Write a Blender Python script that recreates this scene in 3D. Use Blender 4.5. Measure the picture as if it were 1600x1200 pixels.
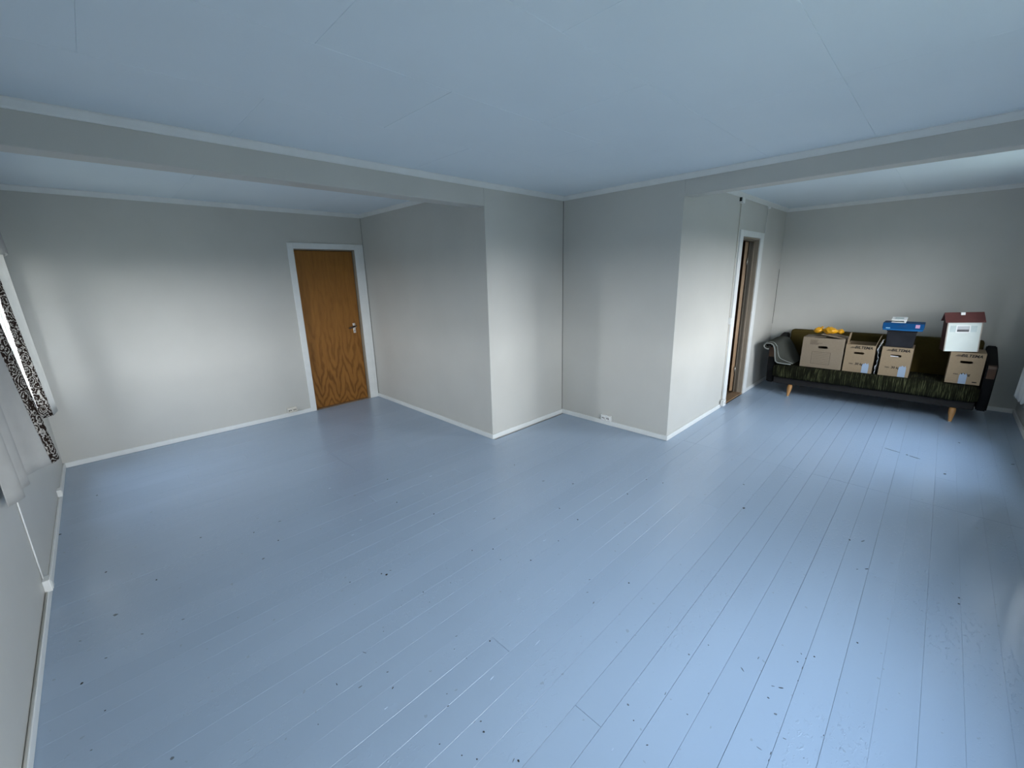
import bpy, bmesh, math, random
from mathutils import Matrix, Vector

for o in list(bpy.data.objects):
    bpy.data.objects.remove(o, do_unlink=True)
C = bpy.context.scene.collection
scene = bpy.context.scene
random.seed(7)
PI = math.pi

# ------------------------------------------------------------------ camera
cam_d = bpy.data.cameras.new('camera')
cam = bpy.data.objects.new('camera', cam_d)
C.objects.link(cam)
cam_d.sensor_width = 36.0
cam_d.sensor_fit = 'HORIZONTAL'
cam_d.lens = 14.682
cam_d.clip_start = 0.02
_f = Vector((0.67785426, 0.69093232, -0.25124916))
_r = Vector((0.70938301, -0.70443718, -0.02332393))
_u = Vector((0.1931045, 0.16242166, 0.96764139))
cam.matrix_world = Matrix(((_r.x, _u.x, -_f.x, 0.0), (_r.y, _u.y, -_f.y, 0.0),
                           (_r.z, _u.z, -_f.z, 1.62), (0, 0, 0, 1)))
scene.camera = cam

# ------------------------------------------------------------------ sky (pale bright horizon, bluer overhead, dim ground below the horizon)
world = bpy.data.worlds.new('daylight_sky')
scene.world = world
world.use_nodes = True
_n = world.node_tree.nodes
_l = world.node_tree.links
_n.clear()
_out = _n.new('ShaderNodeOutputWorld')
_bg = _n.new('ShaderNodeBackground')
_tc = _n.new('ShaderNodeTexCoord')
_sx = _n.new('ShaderNodeSeparateXYZ')
_rp = _n.new('ShaderNodeValToRGB')
_mr = _n.new('ShaderNodeMapRange')
_mr.inputs['From Min'].default_value = -1.0
_l.new(_tc.outputs['Generated'], _sx.inputs[0])
_l.new(_sx.outputs['Z'], _mr.inputs['Value'])
_l.new(_mr.outputs[0], _rp.inputs[0])
_e = _rp.color_ramp.elements
_e[0].position = 0.0
_e[0].color = (0.055, 0.07, 0.06, 1)
_e[1].position = 1.0
_e[1].color = (0.40, 0.50, 0.64, 1)
for _p, _c in ((0.49, (0.075, 0.085, 0.075, 1)), (0.51, (0.95, 0.97, 0.98, 1)), (0.65, (0.90, 0.94, 0.97, 1)),
               (0.75, (0.73, 0.80, 0.87, 1)), (0.87, (0.50, 0.60, 0.72, 1))):
    _x = _e.new(_p)
    _x.color = _c
_l.new(_rp.outputs[0], _bg.inputs[0])
_bg.inputs[1].default_value = 26.0
_l.new(_bg.outputs[0], _out.inputs[0])

# room planes (metres): X runs along the floor boards, Y across them
XW, XC, XI, XS = -0.468, 2.663, 3.791, 7.064
YR, YE, YB, YD = -0.78, 1.697, 3.013, 5.432
H = 2.42
HDL, HDR, HT = 2.227, 2.249, 0.15
# windows: (axis wall, from, to, sill, head)
W1 = (4.22, 5.12, 0.70, 2.02)
W2 = (0.55, 2.05, 0.76, 2.00)
W3 = (4.40, 5.65, 0.76, 2.08)

def portal(name, loc, rot, sx, sy):
    d = bpy.data.lights.new(name, 'AREA')
    d.shape = 'RECTANGLE'
    d.size, d.size_y = sx, sy
    d.cycles.is_portal = True
    o = bpy.data.objects.new(name, d)
    o.location, o.rotation_euler = loc, rot
    C.objects.link(o)
portal('daylight_portal', (XW - 0.13, (W1[0] + W1[1]) / 2, (W1[2] + W1[3]) / 2), (0, -PI / 2, 0), W1[3] - W1[2], W1[1] - W1[0])
for _w in (W2, W3):
    portal('daylight_portal', ((_w[0] + _w[1]) / 2, YR - 0.13, (_w[2] + _w[3]) / 2), (PI / 2, 0, 0), _w[1] - _w[0], _w[3] - _w[2])

scene.view_settings.view_transform = 'Standard'
scene.view_settings.look = 'None'
scene.view_settings.exposure = 0.30
scene.view_settings.gamma = 1.0
scene.view_settings.use_curve_mapping = False

# ------------------------------------------------------------------ materials
MATS = {}
def srgb(r, g, b):
    return tuple(((c / 255) / 12.92 if c / 255 <= 0.04045 else ((c / 255 + 0.055) / 1.055) ** 2.4) for c in (r, g, b)) + (1.0,)

class NT:
    def __init__(s, name):
        s.m = bpy.data.materials.new(name)
        s.m.use_nodes = True
        s.t = s.m.node_tree
        s.b = s.t.nodes['Principled BSDF']
        MATS[name] = s.m
    def n(s, typ, **kw):
        nd = s.t.nodes.new('ShaderNode' + typ)
        for k, v in kw.items():
            if k.startswith('i_'):
                key = k[2:]
                nd.inputs[int(key) if key.isdigit() else key.replace('_', ' ')].default_value = v
            else:
                setattr(nd, k, v)
        return nd
    def l(s, a, b):
        s.t.links.new(a, b)
    def coords(s, kind='pos', scale=(1, 1, 1), rot=(0, 0, 0)):
        if kind == 'pos':
            src = s.n('NewGeometry').outputs['Position']
        else:
            src = s.n('TexCoord').outputs['Object']
        mp = s.n('Mapping')
        mp.inputs['Scale'].default_value = scale
        mp.inputs['Rotation'].default_value = rot
        s.l(src, mp.inputs[0])
        return mp.outputs[0]
    def noise(s, co, scale, detail=3.0, rough=0.5):
        nd = s.n('TexNoise')
        nd.inputs['Scale'].default_value = scale
        nd.inputs['Detail'].default_value = detail
        nd.inputs['Roughness'].default_value = rough
        s.l(co, nd.inputs['Vector'])
        return nd.outputs['Fac']
    def ramp(s, fac, stops):
        nd = s.n('ValToRGB')
        e = nd.color_ramp.elements
        e[0].position, e[0].color = stops[0]
        e[1].position, e[1].color = stops[-1]
        for p, c in stops[1:-1]:
            x = e.new(p)
            x.color = c
        s.l(fac, nd.inputs[0])
        return nd.outputs[0]
    def math(s, op, a, b=None):
        nd = s.n('Math', operation=op)
        for i, v in enumerate((a, b)):
            if v is None:
                continue
            if isinstance(v, (int, float)):
                nd.inputs[i].default_value = v
            else:
                s.l(v, nd.inputs[i])
        return nd.outputs[0]
    def bump(s, h, strength, dist=0.001, normal=None):
        nd = s.n('Bump')
        nd.inputs['Strength'].default_value = strength
        nd.inputs['Distance'].default_value = dist
        s.l(h, nd.inputs['Height'])
        if normal:
            s.l(normal, nd.inputs['Normal'])
        return nd.outputs[0]
    def set(s, base=None, rough=None, spec=None, metal=None, normal=None):
        for key, v in (('Base Color', base), ('Roughness', rough), ('Specular IOR Level', spec), ('Metallic', metal), ('Normal', normal)):
            if v is None:
                continue
            if isinstance(v, (int, float, tuple)):
                s.b.inputs[key].default_value = v
            else:
                s.l(v, s.b.inputs[key])
        return s

def plain(name, col, rough=0.5, spec=0.5, bump=0.0, bscale=200.0, var=0.0, metal=0.0):
    t = NT(name)
    base = col
    if var or bump:
        co = t.coords('obj')
    if var:
        f = t.noise(co, 9.0, 4.0)
        lo = tuple(c * (1 - var) for c in col[:3]) + (1,)
        hi = tuple(min(1, c * (1 + var)) for c in col[:3]) + (1,)
        base = t.ramp(f, [(0.3, lo), (0.7, hi)])
    t.set(base, rough, spec, metal)
    if bump:
        t.set(normal=t.bump(t.noise(co, bscale, 3.0), bump, 0.002))
    return t.m

WALL_COL = (0.66, 0.655, 0.63, 1)
t = NT('wall_paint')
co = t.coords('pos')
f1 = t.noise(co, 2.2, 3.0)
wv = t.noise(t.coords('pos', (260, 260, 420)), 1.0, 2.0)
t.set(t.ramp(f1, [(0.3, (0.53, 0.527, 0.497, 1)), (0.7, (0.56, 0.556, 0.525, 1))]), 0.42, 0.55)
t.set(normal=t.bump(wv, 0.22, 0.0012, t.bump(t.noise(co, 5.0, 2.0), 0.12, 0.004)))

t = NT('ceiling_paint')
co = t.coords('pos')
t.set(t.ramp(t.noise(co, 1.8, 2.0), [(0.3, (0.75, 0.835, 0.895, 1)), (0.7, (0.77, 0.855, 0.915, 1))]), 0.55, 0.35)
t.set(normal=t.bump(t.noise(co, 180.0, 3.0), 0.12, 0.001))

plain('white_trim', (0.74, 0.76, 0.755, 1), 0.38, 0.5, 0.08, 90.0, 0.03)
plain('gap_dark', (0.035, 0.036, 0.036, 1), 0.9, 0.1)
plain('subfloor_dark', (0.05, 0.052, 0.056, 1), 0.9, 0.1)

# glossy blue grey floor paint, brushed along the boards, dirt spots and worn chips
t = NT('floor_paint')
co = t.coords('pos')
rnd = t.n('ObjectInfo').outputs['Random']
broad = t.noise(t.coords('pos', (0.5, 1.2, 1)), 1.3, 3.0)
c1 = t.ramp(broad, [(0.3, (0.315, 0.405, 0.525, 1)), (0.7, (0.345, 0.44, 0.565, 1))])
mx = t.n('MixRGB', blend_type='MULTIPLY')
mx.inputs[0].default_value = 1.0
rr = t.ramp(rnd, [(0.0, (0.95, 0.955, 0.96, 1)), (1.0, (1.0, 1.0, 1.0, 1))])
t.l(c1, mx.inputs[1])
t.l(rr, mx.inputs[2])
strk = t.noise(t.coords('pos', (4, 110, 4)), 1.0, 3.0, 0.6)
drip = t.noise(t.coords('pos', (14, 95, 14)), 1.0, 3.0, 0.6)
dr = t.ramp(drip, [(0.66, (0, 0, 0, 1)), (0.74, (1, 1, 1, 1))])
orange = t.noise(co, 140.0, 2.0)
speck = t.noise(co, 34.0, 2.0, 0.4)
sp = t.ramp(speck, [(0.735, (0, 0, 0, 1)), (0.75, (1, 1, 1, 1))])
mx2 = t.n('MixRGB', blend_type='MIX')
t.l(t.math('MULTIPLY', sp, 0.35), mx2.inputs[0])
t.l(mx.outputs[0], mx2.inputs[1])
mx2.inputs[2].default_value = (0.16, 0.17, 0.18, 1)
rough = 0.28
nb = t.bump(strk, 0.24, 0.0012)
nb = t.bump(dr, 0.30, 0.0008, nb)
lump = t.noise(t.coords('pos', (34, 62, 34)), 1.0, 3.0, 0.6)
zone = t.ramp(t.noise(t.coords('pos', (1.1, 2.6, 1)), 1.0, 2.0), [(0.46, (0, 0, 0, 1)), (0.62, (1, 1, 1, 1))])
lm = t.math('MULTIPLY', t.ramp(lump, [(0.56, (0, 0, 0, 1)), (0.74, (1, 1, 1, 1))]), zone)
nb = t.bump(lm, 0.9, 0.0022, nb)
nb = t.bump(orange, 0.05, 0.0006, nb)
nb = t.bump(t.noise(t.coords('pos', (0.7, 5.0, 1)), 2.0, 2.0), 0.35, 0.004, nb)
t.set(mx2.outputs[0], rough, 0.85, normal=nb)

plain('chip_dark', (0.035, 0.033, 0.032, 1), 0.7, 0.3)
plain('chip_mid', (0.13, 0.15, 0.175, 1), 0.5, 0.4)
plain('chip_glint', (0.46, 0.55, 0.67, 1), 0.18, 0.5)  # glints on the floor painted as pale spots, a few white crumbs among them

# book-matched door veneer: straight grain above, cathedral arches below
def veneer(name, dark, light, leaf_w=0.215, x0=1.796, axis='X', arch=True):
    t = NT(name)
    pos = t.n('NewGeometry').outputs['Position']
    sx = t.n('SeparateXYZ')
    t.l(pos, sx.inputs[0])
    u = t.math('SUBTRACT', sx.outputs[axis], x0)
    pp = t.n('Math', operation='PINGPONG')
    t.l(u, pp.inputs[0])
    pp.inputs[1].default_value = leaf_w / 2
    m = pp.outputs[0]
    z = sx.outputs['Z']
    wob = t.noise(t.coords('pos', (7, 7, 3.0)), 1.0, 2.0)
    wob2 = t.noise(t.coords('pos', (26, 26, 7.0)), 1.0, 2.0)
    g = t.math('MULTIPLY', t.math('SUBTRACT', 1.0, t.math('EXPONENT', t.math('MULTIPLY', z, -1.9))), 0.53)
    ph = t.math('ADD', t.math('MULTIPLY', g, 8.0 if arch else 2.0), t.math('MULTIPLY', m, 14.0))
    ph = t.math('ADD', ph, t.math('ADD', t.math('MULTIPLY', wob, 2.4), t.math('MULTIPLY', wob2, 0.7)))
    ring = t.math('POWER', t.math('ADD', t.math('MULTIPLY', t.math('SINE', t.math('MULTIPLY', ph, 6.2832)), 0.5), 0.5), 2.2)
    fade = t.n('MapRange', i_1=0.45, i_2=1.15, i_3=1.0, i_4=0.22)
    t.l(z, fade.inputs[0])
    ring = t.math('MULTIPLY', ring, fade.outputs[0])
    fine = t.noise(t.coords('pos', (170, 170, 3.0)), 1.0, 3.0, 0.6)
    patch = t.noise(t.coords('pos', (11, 11, 2.6)), 1.0, 4.0, 0.6)
    fac = t.math('ADD', t.math('MULTIPLY', ring, 0.34), t.math('ADD', t.math('MULTIPLY', fine, 0.34), t.math('MULTIPLY', patch, 0.42)))
    col = t.ramp(fac, [(0.28, light), (0.95, dark)])
    t.set(col, 0.45, 0.22, normal=t.bump(fine, 0.05, 0.0006))
    return t.m
veneer('door_veneer', (0.075, 0.022, 0.002, 1), (0.31, 0.135, 0.028, 1))
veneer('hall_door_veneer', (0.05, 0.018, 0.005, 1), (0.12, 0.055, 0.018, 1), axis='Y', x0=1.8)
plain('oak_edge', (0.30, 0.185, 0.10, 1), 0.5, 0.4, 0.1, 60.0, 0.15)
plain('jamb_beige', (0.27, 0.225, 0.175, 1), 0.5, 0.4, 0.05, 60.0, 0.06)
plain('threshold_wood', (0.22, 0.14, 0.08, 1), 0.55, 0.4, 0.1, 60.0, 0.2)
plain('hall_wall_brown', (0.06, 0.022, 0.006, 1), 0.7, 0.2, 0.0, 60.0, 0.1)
plain('metal_satin', (0.62, 0.60, 0.57, 1), 0.3, 0.5, metal=1.0)
plain('handle_dark', (0.035, 0.020, 0.014, 1), 0.25, 0.6)
plain('plastic_white', (0.76, 0.77, 0.76, 1), 0.32, 0.5)
plain('plastic_cream', (0.66, 0.63, 0.57, 1), 0.4, 0.5)
plain('hole_dark', (0.02, 0.02, 0.02, 1), 0.6, 0.3)

# glass: clear sheet with a little mirror
t = NT('window_glass')
tr = t.n('BsdfTransparent')
gl = t.n('BsdfGlossy')
gl.inputs['Roughness'].default_value = 0.02
ms = t.n('MixShader')
ms.inputs[0].default_value = 0.05
t.l(tr.outputs[0], ms.inputs[1])
t.l(gl.outputs[0], ms.inputs[2])
t.l(ms.outputs[0], t.t.nodes['Material Output'].inputs[0])

# thin cloth: part of the light passes through
def cloth(name, col, trans=0.35, pattern=None, rough=0.9):
    t = NT(name)
    co = t.coords('pos')
    base = t.ramp(t.noise(co, 14.0, 3.0), [(0.3, tuple(c * 0.93 for c in col[:3]) + (1,)), (0.7, col)])
    if pattern:
        c2 = t.coords('pos', (1, 1, 1))
        vor = t.n('TexVoronoi', feature='F1', i_Scale=17.0)
        vor.inputs['Randomness'].default_value = 0.75
        wrp = t.n('VectorMath', operation='ADD')
        nz = t.n('TexNoise', i_Scale=55.0)
        t.l(c2, nz.inputs['Vector'])
        sc = t.n('VectorMath', operation='SCALE')
        sc.inputs['Scale'].default_value = 0.03
        t.l(nz.outputs['Color'], sc.inputs[0])
        t.l(c2, wrp.inputs[0])
        t.l(sc.outputs[0], wrp.inputs[1])
        t.l(wrp.outputs[0], vor.inputs['Vector'])
        rings = t.math('ABSOLUTE', t.math('SINE', t.math('MULTIPLY', vor.outputs['Distance'], 13.0)))
        n2 = t.noise(co, 62.0, 2.0)
        msk = t.ramp(t.math('ADD', t.math('MULTIPLY', rings, 0.55), t.math('MULTIPLY', n2, 0.75)), [(0.62, (0, 0, 0, 1)), (0.70, (1, 1, 1, 1))])
        mx = t.n('MixRGB')
        t.l(msk, mx.inputs[0])
        t.l(base, mx.inputs[1])
        mx.inputs[2].default_value = pattern
        base = mx.outputs[0]
    df = t.n('BsdfDiffuse')
    tl = t.n('BsdfTranslucent')
    ms = t.n('MixShader')
    ms.inputs[0].default_value = trans
    t.l(base, df.inputs[0])
    t.l(base, tl.inputs[0])
    wv = t.bump(t.noise(t.coords('pos', (500, 500, 500)), 1.0, 1.0), 0.15, 0.0006)
    t.l(wv, df.inputs['Normal'])
    t.l(df.outputs[0], ms.inputs[1])
    t.l(tl.outputs[0], ms.inputs[2])
    t.l(ms.outputs[0], t.t.nodes['Material Output'].inputs[0])
    return t.m
cloth('curtain_cloth', (0.60, 0.60, 0.585, 1), 0.30)
cloth('curtain_print', (0.60, 0.57, 0.53, 1), 0.18, (0.035, 0.024, 0.02, 1))
cloth('grey_bag', (0.055, 0.058, 0.051, 1), 0.1)
cloth('grey_bag_edge', (0.26, 0.275, 0.26, 1), 0.1)

# sofa
t = NT('corduroy_olive')
st = t.noise(t.coords('pos', (3, 150, 7)), 1.0, 2.0, 0.65)
sm = t.noise(t.coords('pos', (6, 14, 6)), 1.0, 2.0)
fac = t.math('ADD', t.math('MULTIPLY', st, 0.75), t.math('MULTIPLY', sm, 0.25))
t.set(t.ramp(fac, [(0.40, (0.003, 0.0035, 0.0012, 1)), (0.54, (0.011, 0.012, 0.0045, 1)), (0.68, (0.085, 0.09, 0.042, 1))]), 0.95, 0.15, normal=t.bump(st, 0.8, 0.004))
t = NT('velvet_olive')
f = t.noise(t.coords('pos', (4, 6, 6)), 1.0, 3.0)
t.set(t.ramp(f, [(0.3, (0.056, 0.039, 0.010, 1)), (0.7, (0.076, 0.055, 0.014, 1))]), 0.9, 0.15, normal=t.bump(t.noise(t.coords('pos', (300, 300, 300)), 1.0, 1.0), 0.2, 0.001))
plain('sofa_black', (0.004, 0.004, 0.0045, 1), 0.8, 0.2, 0.2, 300.0)
plain('sofa_rail', (0.012, 0.011, 0.011, 1), 0.7, 0.3, 0.15, 200.0)
plain('arm_wood', (0.055, 0.026, 0.012, 1), 0.5, 0.4, 0.1, 40.0, 0.25)
plain('leg_oak', (0.38, 0.19, 0.065, 1), 0.4, 0.45, 0.05, 40.0, 0.15)

# cardboard
def card(name, col):
    t = NT(name)
    co = t.coords('pos')
    f = t.noise(co, 60.0, 4.0)
    lo = tuple(c * 0.93 for c in col[:3]) + (1,)
    t.set(t.ramp(f, [(0.3, lo), (0.7, col)]), 0.8, 0.25, normal=t.bump(t.noise(t.coords('pos', (40, 500, 40)), 1.0, 1.0), 0.08, 0.0006))
card('cardboard', (0.26, 0.195, 0.125, 1))
card('cardboard_pale', (0.225, 0.18, 0.13, 1))
plain('ink_black', (0.012, 0.011, 0.010, 1), 0.7, 0.2)
plain('ink_faint', (0.075, 0.058, 0.042, 1), 0.8, 0.2)
plain('sky_tint_tape', (0.27, 0.34, 0.44, 1), 0.18, 0.6)  # clear tape; the sky it reflects is painted in as pale blue
plain('yellow_plastic', (0.60, 0.29, 0.008, 1), 0.30, 0.5, 0.35, 40.0, 0.2)
plain('navy_plastic', (0.010, 0.010, 0.013, 1), 0.35, 0.35, 0.1, 60.0, 0.5)
plain('box_blue', (0.0008, 0.050, 0.155, 1), 0.6, 0.15)
plain('box_blue_light', (0.004, 0.09, 0.25, 1), 0.5, 0.25)
plain('box_blue_ink', (0.001, 0.03, 0.11, 1), 0.5, 0.4)
plain('sticker_pink', (0.40, 0.22, 0.33, 1), 0.5, 0.4)
plain('sticker_pale', (0.22, 0.40, 0.58, 1), 0.5, 0.4)
plain('white_card', (0.80, 0.82, 0.82, 1), 0.5, 0.4)
plain('house_white', (0.62, 0.68, 0.655, 1), 0.55, 0.4, 0.1, 120.0, 0.03)
plain('house_edge', (0.34, 0.30, 0.26, 1), 0.6, 0.3)
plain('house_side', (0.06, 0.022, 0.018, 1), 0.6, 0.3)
plain('roof_red', (0.105, 0.036, 0.033, 1), 0.55, 0.35, 0.1, 80.0, 0.12)
plain('shutter_grey', (0.47, 0.55, 0.55, 1), 0.6, 0.3, 0.0, 100.0, 0.08)
plain('toy_pane_pale', (0.42, 0.44, 0.47, 1), 0.25, 0.5)
plain('toy_pane_dark', (0.04, 0.04, 0.05, 1), 0.25, 0.5)
plain('plastic_sheet', (0.50, 0.52, 0.55, 1), 0.25, 0.6, 0.4, 30.0, 0.25)
plain('paper_white', (0.80, 0.82, 0.85, 1), 0.5, 0.4)

# ------------------------------------------------------------------ helpers
WL = {}
def link(o):
    C.objects.link(o)
    return o

def thing(name, loc, label, cat, group=None, kind=None):
    o = bpy.data.objects.new(name, None)
    o.empty_display_size = 0.05
    o.location = loc
    link(o)
    WL[o] = Vector(loc)
    return tag(o, label, cat, group, kind)

def tag(o, label=None, cat=None, group=None, kind=None):
    if label:
        o['label'] = label
    if cat:
        o['category'] = cat
    if group:
        o['group'] = group
    if kind:
        o['kind'] = kind
    return o

def obj(name, bm, mat, parent=None, smooth=False, recalc=True):
    """link a bmesh given in world coordinates as one mesh object"""
    if recalc:
        bmesh.ops.recalc_face_normals(bm, faces=bm.faces)
    co = [v.co for v in bm.verts]
    lo = Vector([min(c[i] for c in co) for i in range(3)])
    hi = Vector([max(c[i] for c in co) for i in range(3)])
    org = (lo + hi) / 2
    if parent is None:
        org.z = lo.z
    bmesh.ops.translate(bm, verts=bm.verts, vec=-org)
    me = bpy.data.meshes.new(name)
    bm.to_mesh(me)
    bm.free()
    if smooth:
        for p in me.polygons:
            p.use_smooth = True
    for m in (mat if isinstance(mat, (list, tuple)) else [mat]):
        me.materials.append(MATS[m])
    o = bpy.data.objects.new(name, me)
    o.location = org - (WL[parent] if parent else Vector((0, 0, 0)))
    WL[o] = org
    if parent:
        o.parent = parent
    return link(o)

def struct(name, bm, mat, label, cat, **kw):
    return tag(obj(name, bm, mat, **kw), label, cat, kind='structure')

def B():
    return bmesh.new()

def box(bm, x0, x1, y0, y1, z0, z1, mi=0):
    v = [bm.verts.new((x, y, z)) for z in (z0, z1) for y in (y0, y1) for x in (x0, x1)]
    fs = []
    for f in ((0, 2, 3, 1), (4, 5, 7, 6), (0, 1, 5, 4), (2, 6, 7, 3), (0, 4, 6, 2), (1, 3, 7, 5)):
        fc = bm.faces.new([v[i] for i in f])
        fc.material_index = mi
        fs.append(fc)
    return v

def bbox(x0, x1, y0, y1, z0, z1, bev=0.0, seg=1):
    bm = B()
    box(bm, x0, x1, y0, y1, z0, z1)
    if bev:
        bmesh.ops.bevel(bm, geom=list(bm.edges), offset=bev, segments=seg, profile=0.6, affect='EDGES')
    return bm

def prism(bm, poly, axis, a0, a1, mi=0):
    """extrude a closed polygon of (p, q) pairs along an axis; the other two axes in XYZ order take p, q"""
    def mk(p, q, a):
        return {'X': (a, p, q), 'Y': (p, a, q), 'Z': (p, q, a)}[axis]
    A = [bm.verts.new(mk(p, q, a0)) for p, q in poly]
    D = [bm.verts.new(mk(p, q, a1)) for p, q in poly]
    n = len(poly)
    fs = [bm.faces.new(A), bm.faces.new(list(reversed(D)))]
    for i in range(n):
        fs.append(bm.faces.new((A[i], D[i], D[(i + 1) % n], A[(i + 1) % n])))
    for f in fs:
        f.material_index = mi
    return A, D

def tube(bm, pts, r, n=8, cap=True):
    pts = [Vector(p) for p in pts]
    rr = r if isinstance(r, (list, tuple)) else [r] * len(pts)
    rings = []
    up = None
    for i, p in enumerate(pts):
        d = (pts[min(i + 1, len(pts) - 1)] - pts[max(i - 1, 0)]).normalized()
        a = Vector((0, 0, 1)) if abs(d.z) < 0.9 else Vector((1, 0, 0))
        if up is not None:
            a = up
        s = d.cross(a).normalized()
        up = s.cross(d).normalized()
        rings.append([bm.verts.new(p + (s * math.cos(k * 2 * PI / n) + up * math.sin(k * 2 * PI / n)) * rr[i]) for k in range(n)])
    for i in range(len(rings) - 1):
        for k in range(n):
            bm.faces.new((rings[i][k], rings[i][(k + 1) % n], rings[i + 1][(k + 1) % n], rings[i + 1][k]))
    if cap:
        bm.faces.new(list(reversed(rings[0])))
        bm.faces.new(rings[-1])

def lathe(bm, cx, cy, prof, n=16, lean=(0, 0)):
    rings = []
    for r, z in prof:
        rings.append([bm.verts.new((cx + lean[0] * z + r * math.cos(k * 2 * PI / n), cy + lean[1] * z + r * math.sin(k * 2 * PI / n), z)) for k in range(n)])
    for i in range(len(rings) - 1):
        for k in range(n):
            bm.faces.new((rings[i][k], rings[i][(k + 1) % n], rings[i + 1][(k + 1) % n], rings[i + 1][k]))
    bm.faces.new(list(reversed(rings[0])))
    bm.faces.new(rings[-1])

def grid(bm, nu, nv, fn):
    vs = [[bm.verts.new(fn(i / nu, j / nv)) for j in range(nv + 1)] for i in range(nu + 1)]
    for i in range(nu):
        for j in range(nv):
            bm.faces.new((vs[i][j], vs[i + 1][j], vs[i + 1][j + 1], vs[i][j + 1]))

def solid(o, th, off=0.0):
    m = o.modifiers.new('thickness', 'SOLIDIFY')
    m.thickness = th
    m.offset = off
    return o

def lerp_path(path, s):
    """piecewise smooth sample of a polyline at s in 0..1 (Catmull-Rom)"""
    n = len(path) - 1
    x = min(max(s, 0.0), 0.99999) * n
    i = int(x)
    f = x - i
    p = [path[min(max(k, 0), n)] for k in (i - 1, i, i + 1, i + 2)]
    return [0.5 * (2 * b + (c - a) * f + (2 * a - 5 * b + 4 * c - d) * f * f + (-a + 3 * b - 3 * c + d) * f ** 3) for a, b, c, d in zip(*p)]

def text_bm(s, size, shear=0.0, bold=0.0):
    cu = bpy.data.curves.new('lettering', 'FONT')
    cu.body = s
    cu.size = size
    cu.shear = shear
    cu.offset = bold
    cu.extrude = 0.0
    cu.resolution_u = 3
    ob = bpy.data.objects.new('lettering', cu)
    link(ob)
    dg = bpy.context.evaluated_depsgraph_get()
    dg.update()
    me = bpy.data.meshes.new_from_object(ob.evaluated_get(dg))
    bm = B()
    bm.from_mesh(me)
    bpy.data.objects.remove(ob, do_unlink=True)
    bpy.data.curves.remove(cu)
    bpy.data.meshes.remove(me)
    return bm

def place_text(bm, x, y_left, z_base, width):
    """flat lettering onto a surface that faces -X, reading towards -Y, `width` metres wide"""
    xs = [v.co.x for v in bm.verts]
    k = width / (max(xs) - min(xs))
    m = min(xs)
    for v in bm.verts:
        u, w = (v.co.x - m) * k, v.co.y * k
        v.co = Vector((x, y_left - u, z_base + w))
    return bm

# ------------------------------------------------------------------ floor of painted boards
BW, B0 = 0.1176, 0.04
fl = struct('floor', bbox(XW - 0.12, XS + 0.12, YR - 0.12, YD + 0.12, -0.09, -0.022), 'subfloor_dark',
            'blue grey painted wooden board floor of the whole room', 'floor')

def plank(x0, x1, y0, y1, dz):
    if x1 - x0 < 0.03:
        return
    bm = B()
    b = 0.0004
    top = -0.0004 + dz
    for (xa, xb, ya, yb, za) in ((x0, x1, y0, y1, -0.022),):
        lo = [bm.verts.new(p) for p in ((x0, y0, -0.022), (x1, y0, -0.022), (x1, y1, -0.022), (x0, y1, -0.022))]
        mid = [bm.verts.new(p) for p in ((x0, y0, top - b), (x1, y0, top - b), (x1, y1, top - b), (x0, y1, top - b))]
        hi = [bm.verts.new(p) for p in ((x0 + b, y0 + b, top), (x1 - b, y0 + b, top), (x1 - b, y1 - b, top), (x0 + b, y1 - b, top))]
    for A, D in ((lo, mid), (mid, hi)):
        for i in range(4):
            bm.faces.new((A[i], A[(i + 1) % 4], D[(i + 1) % 4], D[i]))
    bm.faces.new(hi)
    bm.faces.new(list(reversed(lo)))
    obj('plank', bm, 'floor_paint', fl)

GAPS = {}
for k in range(-8, 47):
    GAPS[k] = random.choice((0.0003, 0.0004, 0.0006, 0.0009))
for k in (4, 5, 6, 2, 25):
    GAPS[k] = 0.0014
for k in (0, 1, 3, 7, 12, 13):
    GAPS[k] = 0.0009
JOINT = {28: [1.363], 29: [1.363, 1.97], 30: [1.363, 1.972], 31: [1.363, 1.971], 32: [1.363], 33: [1.363], 5: [1.033], 25: [1.09, 1.68], 7: [2.85], 8: [2.88], 2: [], 1: []}
rj = random.Random(3)
for k in range(-8, 47):
    y0, y1 = B0 + BW * k, B0 + BW * (k + 1)
    y0c, y1c = max(y0, YR), min(y1, YD)
    if y1c - y0c < 0.01:
        continue
    ym = (y0c + y1c) / 2
    ga, gb = GAPS[k] / 2, GAPS.get(k + 1, 0.001) / 2
    if ym < YE:
        segs = [(XW, 3.90), (3.90, XS)]
    elif ym < YB:
        segs = [(XW, XI + 0.004)]
    else:
        segs = [(XW, XC + 0.004)]
    if y0c < YE < y1c:
        segs = [(XW, XI + 0.004)]
    for a, b in segs:
        if k in JOINT:
            js = [j for j in JOINT[k] if a < j < b]
        else:
            js = [rj.uniform(a + 0.5, b - 0.5)] if rj.random() < 0.55 and b - a > 2 else []
        xs = [a] + js + [b]
        for i in range(len(xs) - 1):
            wide = 0.0012 if xs[i] in (1.363, 1.97, 1.971, 1.972) else 0.0006
            wide2 = 0.0012 if xs[i + 1] in (1.363,) else 0.0006
            plank(xs[i] + wide, xs[i + 1] - wide2, y0c + ga, y1c - gb, rj.uniform(-0.0003, 0.0003))
# floor of the hall behind the right-hand doorway
struct('floor_hall', bbox(4.6, XS, YE + 0.10, 3.1, -0.022, -0.002), 'threshold_wood', 'brown wooden floor of the dark hall beyond the open doorway', 'floor')

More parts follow.
